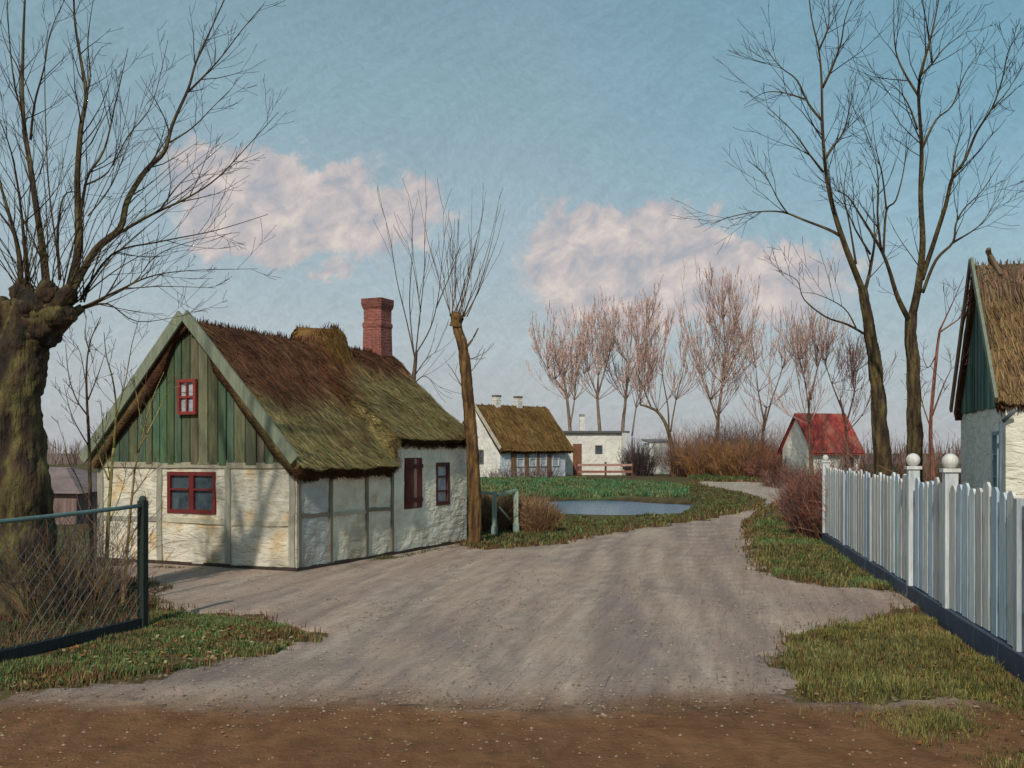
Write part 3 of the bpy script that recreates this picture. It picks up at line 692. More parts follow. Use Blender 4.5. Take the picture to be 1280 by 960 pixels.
def colTB(t, q):
    d = abs(q); n1 = .5+.5*fbm(t*6, q, 3, 1.2); n2 = .5+.5*fbm(t*2, q*5, 31, 1.5)
    co = mixc(c(108, 86, 60), c(134, 108, 74), n1); co = mixc(co, c(84, 66, 50), sst(.5, .8, n2)*.6)
    return mixc(mixc(c(92, 72, 56), c(120, 100, 80), n2), co, sst(.2, .26, d))
def bumpB(t, q): return .09*sst(.26, .2, abs(q))
thatch_surf(FrB, LB, WB, HWB, HRB, .12, .2, lambda t: .08+.02*nz(t, 0, 0, 3), .12, colTB, bumpB, seed=6, parent=B, straws=11000, sw=.012, sl=.3, spikes=500)
for sg in (-1, 1):
    mb2 = MB(); sB = (HRB-HWB)/(WB/2)
    mb2.beam(FrB(-.17, WB/2+sg*.03, HRB+.16), FrB(-.17, WB/2+sg*(WB/2+.12), HRB+.16-(WB/2+.12)*sB), .05, .13, col=c(104, 84, 66) if sg > 0 else c(120, 128, 112)); mb2.build('barge_board', M['paintwood'], B)
rr = random.Random(3)
for i in range(9):
    t_ = .15+i*.62
    for sg in (-1, 1):
        mb2 = MB(); mb2.beam(FrB(t_+rr.uniform(-.04, .04), WB/2-sg*.10, HRB+.34), FrB(t_+rr.uniform(-.05, .05)+.1, WB/2+sg*.42, HRB-.20), .07, .06, col=vary(c(112, 92, 74), rr, .2)); mb2.build('ridge_timber', M['wood'], B)
mb2 = MB(); mb2.tube([FrB(-.08, -.06, 2.6), FrB(-.10, -.08, 1.2), FrB(-.10, -.08, .3)], [.035]*3, 8, c(84, 96, 104)); mb2.tube([FrB(-.05, -.06, 2.6), FrB(0.1, -.22, 2.78)], [.035]*2, 8, c(84, 96, 104)); mb2.build('drainpipe', M['metal'], B, smooth=True)
# ------------------------------------------------------------------ far cottages
zb = .55
FrC = frame((-.73, 63.0), (.74, .67), zb-.1); LC, WC, HWC, HRC = 5.6, 4.6, 2.0, 4.6
Cc = thing('thatched_cottage', (-.73, 63.0, zb), 'small far white cottage with brown thatch and two white chimneys beyond the green bank', 'house')
uC, vC = uv_of(FrC)
def wcolC(side, a, z):
    q = .5+.5*fbm(a, z, 5, .9); return mixc(c(236, 232, 222), c(216, 212, 204), q) if side == 'g' else mixc(c(206, 212, 216), c(186, 194, 202), q)
cottage_wall(FrC, LC, WC, HWC, [], [(1.5, 2.3, .9, 1.8)], wcolC, M['farplaster'], Cc, gable_h=2.5, res=.3, amp=.03)
window(Cc, FrC(0, WC, 0), -vC, -uC, WC-2.3, WC-1.5, .9, 1.8, c(104, 96, 88), 2, 2, 'glass', fw=.1, set_=0, name='window')
for i, (a, b_) in enumerate([(.9, 1.25), (2.05, 2.3), (3.05, 3.22), (3.95, 4.25)]):
    mb2 = MB(); mb2.box(FrC((a+b_)/2, -.04, 1.0), uC*(b_-a)/2, vC*.05, Vector((0, 0, .98)), c(116, 88, 66)); mb2.build('timber_post', M['wood'], Cc)
for a in (1.35, 2.4, 3.3, 4.4): window(Cc, FrC(0, -.02, 0), uC, -vC, a, a+.6, .75, 1.75, c(190, 196, 200), 1, 2, 'paleglass', fw=.06, set_=-.03, name='window')
def colTC(t, q):
    n1 = .5+.5*fbm(t, q*3, 3, 1.2); return mixc(c(98, 72, 44), c(126, 100, 58), n1)
thatch_surf(FrC, LC, WC, HWC, HRC, .15, .5, lambda t: .3, .3, colTC, lambda t, q: .0, seed=9, nt_=30, nq=20, parent=Cc, straws=2600, sw=.035, sl=.4, spikes=160)
for t_ in (1.75, 3.6): chimney(Cc, FrC, t_, WC/2, 4.3, 5.25, .42, c(206, 202, 194), c(120, 112, 104), 'farplaster')
mb2 = MB(); mb2.beam(FrC(-.18, WC/2, HRC+.08), FrC(-.18, -.25, HWC-.15), .06, .2, col=c(186, 176, 156)); mb2.build('barge_board', M['paintwood'], Cc)

# low flat roofed white building
FrD = frame(((705-640)/F_*70, 70.0), (1, .02), zb-.1); uD, vD = uv_of(FrD)
Dd = thing('low_house', FrD(0, 0, 0), 'low white flat roofed house with brown door and slim white chimney', 'house')
cottage_wall(FrD, 4.2, 4.0, 2.95, [(.6, 1.2, .1, 2.2), (2.1, 2.6, 1.5, 2.1)], [], lambda s, a, z: mixc(c(232, 228, 218), c(208, 206, 200), .5+.5*fbm(a, z, 2, 1)), M['farplaster'], Dd, res=.3)
mb2 = MB(); mb2.box(FrD(2.1, 2.0, 3.0), uD*2.3, vD*2.25, Vector((0, 0, .07)), c(92, 90, 90)); mb2.build('flat_roof', M['wood'], Dd)
mb2 = MB(); mb2.box(FrD(.9, .05, 1.15), uD*.29, vD*.03, Vector((0, 0, 1.03)), c(122, 84, 64)); dd = mb2.build('door', M['boards'], Dd)
window(Dd, FrD(0, 0, 0), uD, -vD, 2.1, 2.6, 1.5, 2.1, c(90, 84, 80), 1, 1, 'glass', fw=.07, name='window')
chimney(Dd, FrD, 1.35, 1.5, 3.0, 4.25, .36, c(214, 210, 202), c(150, 146, 140), 'farplaster')
mb2 = MB(); mb2.box(FrD(4.02, -.35, 1.45), uD*.16, vD*.12, Vector((0, 0, 1.48)), c(196, 194, 190)); mb2.build('porch_post', M['paintwood'], Dd)
FrE = frame(((812-640)/F_*74, 74.0), (1, .05), zb-.1); uE, vE = uv_of(FrE)
Ee = thing('outbuilding', FrE(0, 0, 0), 'tiny white outbuilding with a low roof right of the flat roofed house', 'shed')
cottage_wall(FrE, 1.5, 2.4, 2.3, [], [], lambda s, a, z: c(234, 231, 222), M['farplaster'], Ee, res=.3)
mb2 = MB(); mb2.hexa([FrE(-.06, -.05, 2.30), FrE(1.56, -.05, 2.30), FrE(1.65, 2.6, 2.5), FrE(-.15, 2.6, 2.5), FrE(-.06, -.05, 2.37), FrE(1.56, -.05, 2.37), FrE(1.65, 2.6, 2.6), FrE(-.15, 2.6, 2.6)], c(120, 116, 110)); mb2.build('roof', M['wood'], Ee)
# red roofed cottage
FrR = frame((16.5, 57.0), (.95, .31), .4); LR, WR, HWR, HRR = 3.0, 3.0, 1.9, 3.75; uR, vR = uv_of(FrR)
Rr = thing('cottage', (16.35, 58.0, .4), 'whitewashed cottage with red tiled roof half hidden behind the reddish hedge', 'house')
cottage_wall(FrR, LR, WR, HWR, [(2, 2.7, .8, 1.6)], [], lambda s, a, z: mixc(c(236, 232, 218), c(216, 212, 198), .5+.5*fbm(a, z, 2, 1)), M['farplaster'], Rr, gable_h=2.0, res=.3)
window(Rr, FrR(0, 0, 0), uR, -vR, 2, 2.7, .8, 1.6, c(150, 146, 140), 2, 2, 'glass', name='window')
mb2 = MB(); rr = random.Random(5)
for sg in (-1, 1):
    nt2, nq2 = 60, 14; vs_ = []; cl = []; fs = []
    for i in range(nt2+1):
        for j in range(nq2+1):
            t = -.2+(LR+.4)*i/nt2; q = j/nq2*(WR/2+.3); z = HRR+.12-q*(HRR-HWR)/(WR/2)+.03*math.sin(i*math.pi)+(.04 if i % 2 else 0)-.03*(j/nq2)
            vs_.append(FrR(t, WR/2+sg*q, z)); cl.append(vary(mixc(mixc(c(170, 72, 64), c(136, 62, 56), rr.random()), c(150, 112, 92), .5*sst(.1, .5, nz(t, q, sg, 1.6))), rr, .25))
    for i in range(nt2):
        for j in range(nq2): a = i*(nq2+1)+j; fs.append((a, a+nq2+1, a+nq2+2, a+1))
    o_ = len(vs_); vs2 = vs_+[v-Vector((0, 0, .1)) for v in vs_]; fs += [tuple(k+o_ for k in f[::-1]) for f in fs]
    mb2.add(vs2, fs, cl+cl)
mb2.build('tiled_roof', M['tile'], Rr)
# mauve shed at the far left
FrS = frame((-14.2, 30.0), (-.99, .14), 0); 
S_ = thing('shed', (-14.2, 30.0, 0), 'low mauve brown shed with a slate roof behind the pollard willow', 'shed')
FrS = frame((-20.2, 30.5), (.99, -.05), 0); uS, vS = uv_of(FrS)
mb2 = MB(); wall_face(mb2, FrS(0, 0, 0), uS, -vS, 7.6, 1.0, [(5.6, 6.2, .3, .8)], lambda a, z: mixc(c(112, 92, 88), c(134, 112, 106), .5+.5*fbm(a, z, 2, 2)), .3)
wall_face(mb2, FrS(7.6, 0, 0), vS, uS, 4, 1.0, [], lambda a, z: c(112, 92, 88), .5); wall_face(mb2, FrS(7.6, 4, 0), -uS, vS, 7.6, 1.0, [], lambda a, z: c(112, 92, 88), .5); wall_face(mb2, FrS(0, 4, 0), -vS, -uS, 4, 1.0, [], lambda a, z: c(112, 92, 88), .5)
mb2.build('wall', M['boards'], S_)
mb2 = MB(); mb2.hexa([FrS(-.2, -.2, .98), FrS(7.8, -.2, .9), FrS(7.6, 4.2, .98), FrS(-.2, 4.2, .98), FrS(.2, 1.6, 1.72), FrS(6.5, 1.6, 1.62), FrS(6.4, 2.4, 1.62), FrS(.2, 2.4, 1.72)], c(128, 110, 108)); mb2.build('roof', M['tile'], S_)

# ------------------------------------------------------------------ picket fence
FA = Vector((3.11+.173*24.2, 24.2)); fd = Vector((-.173, -1)).normalized(); fn = Vector((fd.y, -fd.x)); fn = Vector((-1, .173)).normalized()
fn3 = Vector((fn.x, fn.y, 0)); fd3 = Vector((fd.x, fd.y, 0)); Lf = 19.5
PF = thing('picket_fence', (FA.x, FA.y, 0), 'long weathered white picket fence on a dark plinth with ball topped posts along the right', 'fence')
def fp(a, z, off=0): p = FA+fd*a; return Vector((p.x, p.y, z))+fn3*off
rr = random.Random(12); a = .12; npk = 0
post_at = [0.0, 3.2, 6.4, 9.72, 11.85, 14.6, 17.4]
while a < Lf:
    w_ = .108+rr.uniform(-.014, .014); top = 1.74+rr.uniform(-.05, .05); lean = rr.uniform(-.018, .018); col = vary(rr.choice([c(216, 220, 222), c(196, 206, 212), c(182, 196, 206), c(214, 212, 204), c(166, 184, 196), c(200, 194, 190)]), rr, .08, .03)
    if not any(abs(a-q) < .16 for q in post_at):
        mb = MB(); vs_ = []; z0 = .235+rr.uniform(-.01, .02)
        for off in (.005, .032):
            for x, z in ((-w_, z0), (w_, z0), (w_+lean, top-.05), (lean+w_*.45, top), (lean-w_*.45, top), (-w_+lean, top-.05)): vs_.append(fp(a+x, z, off))
        mb.add(vs_, [(0, 1, 2, 3, 4, 5), (11, 10, 9, 8, 7, 6)]+[(i, 6+i, 6+(i+1) % 6, (i+1) % 6) for i in range(6)], col)
        mb.build('picket', M['paintwood'], PF); npk += 1
    a += .285
for z in (.55, 1.42):
    mb = MB(); mb.box(fp(Lf/2, z, -.03), fd3*Lf/2, fn3*.03, Vector((0, 0, .045)), c(150, 160, 168)); mb.build('rail', M['paintwood'], PF)
for a in post_at:
    ball = a in (0.0, 9.72, 11.85); hgt = 1.86 if ball else 1.66; s_ = .075 if ball else .06
    mb = MB(); mb.box(fp(a, hgt/2, .0), fd3*s_, fn3*s_, Vector((0, 0, hgt/2)), c(196, 200, 202) if ball else c(166, 172, 176))
    if ball: mb.box(fp(a, hgt+.02, 0), fd3*.1, fn3*.1, Vector((0, 0, .022)), c(206, 206, 202))
    po = mb.build('post', M['paintwood'], PF)
    if ball:
        mb = MB(); mb.sphere(fp(a, hgt+.04+(.088 if a else .064), 0), (.095 if a else .07), c(214, 212, 206)); q = mb.build('ball_finial', M['paintwood'], po, smooth=True); q.location = (0, 0, 0)
mb = MB(); k = 22
for i in range(k):
    a0, a1 = Lf*i/k, Lf*(i+1)/k-.012; j = rr.uniform(-.008, .008)
    mb.hexa([fp(a0, -.05, .10+j), fp(a1, -.05, .10+j), fp(a1, -.05, -.06), fp(a0, -.05, -.06), fp(a0, .225, .085+j), fp(a1, .225, .085+j), fp(a1, .225, -.06), fp(a0, .225, -.06)], vary(c(66, 74, 88), rr, .15))
mb.build('plinth', M['wood'], PF)

# ------------------------------------------------------------------ wire fence at left
WF = thing('wire_fence', (-4.42, 12.45, 0), 'sagging wire mesh fence with dark pipe rails in front of the pollard willow', 'fence')
wa = Vector((-4.42, 12.45)); wd = Vector((-.36, -1.15)).normalized(); wd = (Vector((-5.12, 10.3))-wa).normalized(); wn = Vector((wd.y, -wd.x))
def wp(a, z, off=0): p = wa+wd*a+wn*off; return Vector((p.x, p.y, z))
LW = 5.2
mb = MB(); mb.box(wp(0, .74), Vector((wd.x, wd.y, 0))*.045, Vector((wn.x, wn.y, 0))*.045, Vector((0, 0, .78)), c(40, 48, 42)); mb.sphere(wp(0, 1.53), .05, c(50, 60, 52), 8, 6); mb.build('post', M['wood'], WF)
mb = MB(); mb.box(wp(2.6, .7), Vector((wd.x, wd.y, 0))*.04, Vector((wn.x, wn.y, 0))*.04, Vector((0, 0, .74)), c(40, 48, 42)); mb.build('post', M['wood'], WF)
mb = MB(); mb.tube([wp(LW*i/10, 1.46-.03*math.sin(i/10*math.pi)-.006*i) for i in range(11)], [.026]*11, 8, c(96, 120, 116)); mb.build('top_rail', M['metal'], WF, smooth=True)
mb = MB(); mb.box(wp(LW/2, .06, .02), Vector((wd.x, wd.y, 0))*LW/2, Vector((wn.x, wn.y, 0))*.04, Vector((0, 0, .055)), c(38, 44, 46)); mb.build('bottom_rail', M['wood'], WF)
mb = MB(); sp_ = .14; i = -12; rr = random.Random(8)
while i*sp_ < LW:
    for sg in (1, -1):
        x0 = i*sp_; pts = []
        for k in range(9):
            z = .1+1.33*k/8; x = x0+(z-.1)*1.0 if sg > 0 else x0+1.33-(z-.1)
            if 0 <= x <= LW: pts.append(wp(min(LW, max(0, x+rr.uniform(-.012, .012)+.03*nz(x*1.5, z*1.5, sg))), z+.02*nz(x, z, 4), .02*nz(x*2, z*2)))
        if len(pts) > 1 and rr.random() > .12: mb.tube(pts, [.0026]*len(pts), 3, vary(c(112, 122, 118), rr, .2), cap=False)
    i += 1
mb.build('wire_mesh', M['metal'], WF)

# ------------------------------------------------------------------ garden gate by the hedge
GT = thing('garden_gate', G(632, 671), 'pale green weathered gate frame by the brown hedge beside the near cottage', 'gate')
g0 = G(618, 671); g1 = G(645, 668); z0 = g0.z; gcl = c(150, 164, 150)
for p, hh in ((g0, 1.12), (g1, 1.08)):
    mb = MB(); mb.box(Vector((p.x, p.y, hh/2)), Vector((.06, 0, 0)), Vector((0, .06, 0)), Vector((0, 0, hh/2)), gcl); mb.box(Vector((p.x, p.y, .12)), Vector((.08, 0, 0)), Vector((0, .08, 0)), Vector((0, 0, .14)), c(132, 148, 138)); mb.build('post', M['paintwood'], GT)
mb = MB(); mb.beam(Vector((g0.x-.50, g0.y, 1.12)), Vector((g0.x-.065, g0.y, 1.06)), .05, .07, col=gcl); mb.beam(Vector((g0.x+.07, g0.y, 1.02)), Vector((g1.x, g1.y, 1.12)), .05, .06, col=gcl); mb.build('top_rail', M['paintwood'], GT)
mb = MB(); mb.beam(Vector((g0.x+.12, g0.y+.02, .72)), Vector((g1.x-.16, g1.y, .36)), .03, .05, col=c(190, 186, 160)); mb.build('brace', M['paintwood'], GT)

# rustic rail fence in front of the low house
RF = thing('rail_fence', (6, 60, zb), 'low reddish brown rail fence in front of the flat roofed house', 'fence')
yy = 62.0; xa = [(722-640)/F_*yy, (757-640)/F_*yy, (790-640)/F_*yy]
for x in xa:
    mb = MB(); mb.box(Vector((x, yy, h(x, yy)+.45)), Vector((.06, 0, 0)), Vector((0, .05, 0)), Vector((0, 0, .5)), c(92, 58, 48)); mb.build('post', M['wood'], RF)
for z, co in ((.38, c(138, 92, 78)), (.78, c(168, 130, 116))):
    mb = MB(); mb.box(Vector(((xa[0]+xa[2])/2, yy-.07, h(6, yy)+z)), Vector(((xa[2]-xa[0])/2, 0, 0)), Vector((0, .02, 0)), Vector((0, 0, .07)), co); mb.build('rail', M['wood'], RF)

# ------------------------------------------------------------------ trees
def grow(mb, start, d, L, r, rr, lev, col, bend=.25, up=.15, nseg=5, kids=4, sides=3, klen=.5, rmin=.003, kang=(.35, .9)):
    pts = [start.copy()]; dd = d.normalized()
    for i in range(nseg):
        dd = (dd+Vector((rr.gauss(0, 1), rr.gauss(0, 1), rr.gauss(0, .7)))*bend*.35+Vector((0, 0, up*.4))).normalized()
        pts.append(pts[-1]+dd*(L/nseg))
    rad = [max(rmin, r*(1-.85*i/nseg)) for i in range(nseg+1)]
    mb.tube(pts, rad, sides, vary(col, rr, .25, .08), cap=False)
    if lev > 0: spawn(mb, pts, rad, rr, kids, (L*klen*.5, L*klen), lev-1, col, bend, up, klen, rmin, kang)
    return pts
def spawn(mb, pts, rad, rr, n, lr, lev, col, bend=.25, up=.15, klen=.5, rmin=.003, kang=(.35, .9), t0=.2, kids=None, nseg=4, flat=1.0):
    m_ = len(pts)-1
    for _ in range(n):
        k = rr.uniform(t0, .98)*m_; i = min(m_-1, int(k)); f = k-i; p = pts[i].lerp(pts[i+1], f); tg_ = (pts[i+1]-pts[i]).normalized(); r0 = rad[i]*(1-f)+rad[i+1]*f
        pr = tg_.cross(Vector((rr.gauss(0, 1), rr.gauss(0, 1), rr.gauss(0, 1)))).normalized(); a = rr.uniform(*kang)
        d = tg_*math.cos(a)+pr*math.sin(a); L = rr.uniform(*lr)*(1.15-.5*k/m_)
        grow(mb, p, d, L, max(rmin, min(r0*.6, L*.012)), rr, lev, col, bend, up, nseg, kids or 3, 3, klen, rmin, kang)
def interp(pts, rad, k=3):
    # catmull smoothing
    o = []; r2 = []; n = len(pts)
    for i in range(n-1):
        p0, p1, p2, p3 = pts[max(0, i-1)], pts[i], pts[i+1], pts[min(n-1, i+2)]
        for j in range(k):
            t = j/k; o.append(.5*((2*p1)+(p2-p0)*t+(2*p0-5*p1+4*p2-p3)*t*t+(-p0+3*p1-3*p2+p3)*t*t*t)); r2.append(rad[i]*(1-t)+rad[i+1]*t)
    return o+[pts[-1]], r2+[rad[-1]]
class TracedTree:
    def __init__(s, name, Y, label, cat, base_px, seed, barkcols, group=None):
        s.Y = Y; s.rr = random.Random(seed); x = (base_px-640)/F_*Y
        s.root = thing(name, (x, Y, h(x, Y)), label, cat, group); s.cr = MB(); s.tr = MB(); s.cols = barkcols; s.known = []
    def limb(s, px, r0, r1, sides=6, dep=None, trunk=False, kids=0, kl=(.3, .9), lev=1, up=.15, wob=.0, col=None, kang=(.35, .9), t0=.15):
        rr = s.rr
        if s.known and not trunk:
            b_ = min(s.known, key=lambda q: (q[0]-px[0][0])**2+(q[1]-px[0][1])**2); ys_ = b_[2]
        else: ys_ = s.Y
        Lp = sum(math.dist(px[i], px[i+1]) for i in range(len(px)-1))/F_*s.Y
        ye = ys_+(0 if trunk else (dep if dep is not None else rr.uniform(-.45, .45)*Lp)); n = len(px); pts = []; rad = []
        for i, (a, b2) in enumerate(px):
            f = i/(n-1); yy = ys_+(ye-ys_)*f; pts.append(P(a, b2, yy)); k_ = 1 if (trunk or sides > 7) else .70; rad.append((r1*.7*k_+(r0-r1*.7)*k_*(1-f)**1.25)*yy/F_); s.known.append((a, b2, yy))
        for i in range(n-1):   # denser lookup
            for q in (.33, .66):
                a = px[i][0]*(1-q)+px[i+1][0]*q; b2 = px[i][1]*(1-q)+px[i+1][1]*q; s.known.append((a, b2, ys_+(ye-ys_)*(i+q)/(n-1)))
        pts, rad = interp(pts, rad, 14 if trunk and sides >= 10 else 4)
        if sides > 5: pts = [p+Vector((nz(p.z*2, 1, s.Y), nz(p.z*2, 5, s.Y), 0))*r*.18 for p, r in zip(pts, rad)]
        cb = col or s.cols[0]; cl = []
        for p, r in zip(pts, rad):
            for k in range(sides):
                q = nz(p.x*4+k*1.7, p.z*2.2, k*.9, 1); co = mixc(cb, s.cols[1], sst(-.1, .5, q)); co = mixc(co, s.cols[2], sst(.0, .5, -q)); cl.append(co)
        mb = s.tr if trunk else s.cr; c0_ = len(mb.c); mb.tube(pts, rad, sides, (1, 1, 1), cap=True); mb.c[c0_:c0_+len(cl)] = cl
        if sides >= 10:
            for i, p in enumerate(pts):
                for k in range(sides):
                    j = c0_+i*sides+k; v = mb.v[j]; d = (v-p); th_ = 2*math.pi*k/sides
                    f = 1-abs(nz(math.cos(th_)*3.2, math.sin(th_)*3.2, v.z*.8/max(.25, rad[i]), 1.6))*2.2
                    mb.v[j] = p+d*(.96+.13*f+.10*fbm(v.x, v.y, v.z, 1.8)); mb.c[j] = mixc(mb.c[j], s.cols[2], sst(.55, -.2, f)*.6)
        if kids: spawn(s.cr, pts, rad, rr, kids, kl, lev, s.cols[3], .28, up, .55, .0026*s.Y/13, kang, t0)
        return pts, rad
    def burl(s, a, b_, r, dep=0, col=None):
        ce = P(a, b_, s.Y+dep); R_ = .86*r*s.Y/F_; i0 = len(s.tr.v); s.tr.sphere(ce, R_, (1, 1, 1), 40, 26)
        for i in range(i0, len(s.tr.v)):
            v = s.tr.v[i]; d = (v-ce).normalized(); rg = 1-2*abs(nz(v.x, v.y, v.z*.45, 9)); s.tr.v[i] = ce+d*R_*(.92+.24*fbm(v.x, v.y, v.z, 4)+.13*fbm(v.x, v.y, v.z, 13)+.11*rg)
            q = nz(v.x, v.y, v.z, 3.5); s.tr.c[i] = mixc(mixc(col or s.cols[0], s.cols[1], sst(.1, .6, q)*.7), s.cols[2], max(sst(0, .4, -q), sst(.5, -.2, rg)*.8))
    def done(s, trunkname='trunk', crownname='crown'):
        s.tr.build(trunkname, M['bark'], s.root, smooth=True); s.cr.build(crownname, M['bark'], s.root, smooth=True); return s.root

bk_w = [c(76, 58, 42), c(104, 94, 56), c(44, 38, 32), c(60, 46, 42)]
T = TracedTree('pollard_willow', 13.6, 'massive old pollard willow with thick trunk and long bare shoots behind the wire fence', 'tree', 34, 31, bk_w)
T.limb([(34, 792), (28, 740), (24, 660), (21, 580), (20, 500), (28, 440), (38, 405), (46, 380)], 43, 36, 34, trunk=True, col=c(70, 54, 40))
# root flares and head knuckles
for a, b_ in (((30, 720), (96, 795)), ((30, 720), (-10, 800)), ((40, 735), (62, 800))): T.limb([a, ((a[0]+b_[0])/2+4, (a[1]+b_[1])/2+6), b_], 26, 12, 8, dep=T.rr.uniform(-.4, .1), col=c(74, 62, 44))
for a, b_, r in (((35, 430), (88, 392), 24), ((25, 420), (10, 375), 22), ((45, 400), (62, 352), 20), ((45, 400), (92, 360), 19), ((30, 400), (28, 350), 17), ((20, 440), (-30, 385), 20), ((60, 410), (104, 384), 12)):
    T.limb([a, ((a[0]+b_[0])/2, (a[1]+b_[1])/2+2), b_], r, r*.62, 8, dep=T.rr.uniform(-.2, .2), col=c(70, 52, 38))
for a, b_, r, dp in ((82, 392, 15, 0), (60, 368, 17, -.1), (88, 372, 12, .1), (28, 366, 17, 0), (2, 386, 18, 0), (40, 386, 28, -.05), (14, 398, 22, .1), (66, 396, 20, -.1), (50, 410, 33, 0), (22, 425, 30, .05)): T.burl(a, b_, r, dp, c(66, 50, 36))
big = [
 ([(60, 372), (56, 330), (50, 290), (40, 220), (31, 165), (28, 110), (29, 50), (31, 0), (33, -70)], 8, 1.8, 16),
 ([(38, 175), (43, 130), (55, 85), (63, 40), (83, -5)], 2.6, .8, 6), ([(30, 150), (18, 105), (11, 40), (8, -30)], 2.2, .8, 6),
 ([(86, 378), (97, 320), (98, 270), (97, 215), (101, 160), (108, 118), (100, 70), (93, 20), (92, -50)], 8.5, 1.8, 16),
 ([(108, 118), (113, 95), (110, 50), (118, -10)], 2, .7, 5),
 ([(92, 362), (120, 312), (150, 285), (160, 250), (183, 212), (205, 190), (216, 155), (235, 112), (245, 78), (262, 40), (285, -10)], 7.5, 1.4, 18),
 ([(235, 115), (255, 95), (276, 72), (302, 38), (330, 5)], 2.2, .7, 7), ([(212, 178), (240, 160), (266, 134), (290, 110)], 1.8, .6, 5),
 ([(148, 292), (190, 268), (235, 247), (272, 222), (310, 182), (348, 140)], 3.0, .7, 9), ([(200, 262), (220, 235), (240, 215), (278, 182)], 1.7, .6, 5),
 ([(100, 375), (140, 318), (200, 302), (270, 288), (335, 268)], 2.6, .7, 8), ([(104, 384), (150, 362), (190, 345), (240, 338), (322, 336)], 2.4, .6, 8),
 ([(104, 386), (135, 380), (172, 402), (232, 394)], 2.2, .6, 5), ([(102, 384), (130, 372), (150, 340), (158, 320)], 2.4, .8, 6), ([(150, 362), (200, 358), (270, 360)], 1.4, .5, 4),
 ([(26, 358), (24, 320), (12, 270), (-5, 215), (-30, 150)], 6, 1.4, 10), ([(34, 352), (30, 300), (24, 245), (14, 190), (-4, 140)], 4, 1, 8),
 ([(98, 290), (108, 225), (130, 188), (144, 130), (150, 105), (160, 60)], 3.0, .7, 7), ([(75, 350), (72, 290), (80, 245), (98, 240)], 3.2, 1.2, 3), ([(72, 320), (60, 220), (56, 90), (60, 40)], 1.8, .6, 6),
 ([(105, 232), (135, 215), (160, 170), (190, 130), (210, 50)], 2.0, .6, 7), ([(110, 270), (140, 230), (165, 165), (172, 130)], 1.6, .5, 6), ([(108, 385), (165, 355), (195, 320), (245, 300), (300, 290)], 1.6, .5, 5)]
for px, r0, r1, kd in big: T.limb(px, r0, r1, 7 if r0 > 4 else 5, kids=int(kd*1.25), kl=(.3, 1.2), lev=1, up=.22)
for _ in range(40):
    x0 = T.rr.uniform(15, 105); a = T.rr.uniform(-.5, 1.15) if x0 > 60 else T.rr.uniform(-.9, .5); L = T.rr.uniform(110, 300); y0 = 378-(0 if x0 < 80 else 0)
    pts = [(x0+math.sin(a*(.7+.3*k/4))*L*k/4+T.rr.uniform(-4, 4), y0-math.cos(a*(.7+.3*k/4))*L*k/4) for k in range(5)]
    T.limb(pts, T.rr.uniform(.9, 1.7), .4, 4, kids=5, kl=(.2, .8), lev=0, up=.2)
T.done()

bk_r = [c(80, 64, 44), c(108, 96, 58), c(46, 38, 34), c(48, 40, 42)]
T = TracedTree('bare_tree', 22.5, 'tall bare tree with forked crown, left of the two behind the picket fence', 'tree', 1105, 41, bk_r)
T.limb([(1106, 692), (1105, 620), (1101, 540), (1095, 470), (1087, 415), (1081, 375), (1078, 360)], 12, 7.5, 22, trunk=True)
for px, r0, r1, kd in [
 ([(1079, 364), (1062, 322), (1048, 282), (1036, 235), (1030, 190), (1028, 150), (1027, 100), (1023, 60), (1014, 20), (1008, -40)], 6, 1.2, 14),
 ([(1052, 296), (1036, 287), (1005, 275), (978, 265), (945, 265), (910, 272), (888, 281)], 3, .6, 9), ([(985, 267), (973, 250), (955, 217), (933, 200)], 1.6, .5, 5),
 ([(1029, 215), (1012, 193), (990, 163), (958, 133)], 2.4, .7, 6), ([(1027, 150), (1011, 130), (996, 100), (976, 84), (958, 62)], 2.6, .7, 8), ([(1006, 124), (980, 116), (955, 116), (930, 132)], 1.6, .5, 6),
 ([(1031, 200), (1041, 184), (1055, 163), (1063, 130), (1070, 95)], 2.6, .7, 7), ([(1043, 182), (1060, 160), (1082, 138)], 1.5, .5, 4),
 ([(1028, 110), (1040, 85), (1051, 54), (1056, 25), (1068, -10)], 2.6, .8, 8), ([(1024, 62), (1036, 28), (1034, -20)], 2.0, .7, 5),
 ([(1080, 368), (1086, 345), (1092, 312), (1093, 285), (1090, 230)], 4, .8, 8), ([(1088, 318), (1070, 288), (1058, 262), (1040, 240)], 2.2, .6, 6), ([(1070, 330), (1062, 280), (1055, 240), (1060, 200)], 2.2, .6, 7),
 ([(1088, 422), (1060, 406), (1032, 396), (1005, 374), (996, 350), (970, 338)], 2.4, .6, 6), ([(1070, 410), (1055, 385), (1022, 368), (1000, 366)], 1.5, .5, 4)]:
    T.limb(px, r0, r1, 6, kids=int(kd*1.1), kl=(.45, 1.7), lev=1, up=.2)
T.done()
T = TracedTree('bare_tree', 20.5, 'tall bare tree splitting into a wide fork, right of the two behind the picket fence', 'tree', 1143, 43, bk_r)
T.limb([(1145, 700), (1144, 620), (1143, 540), (1142, 470), (1139, 420), (1139, 392)], 11, 9, 22, trunk=True)
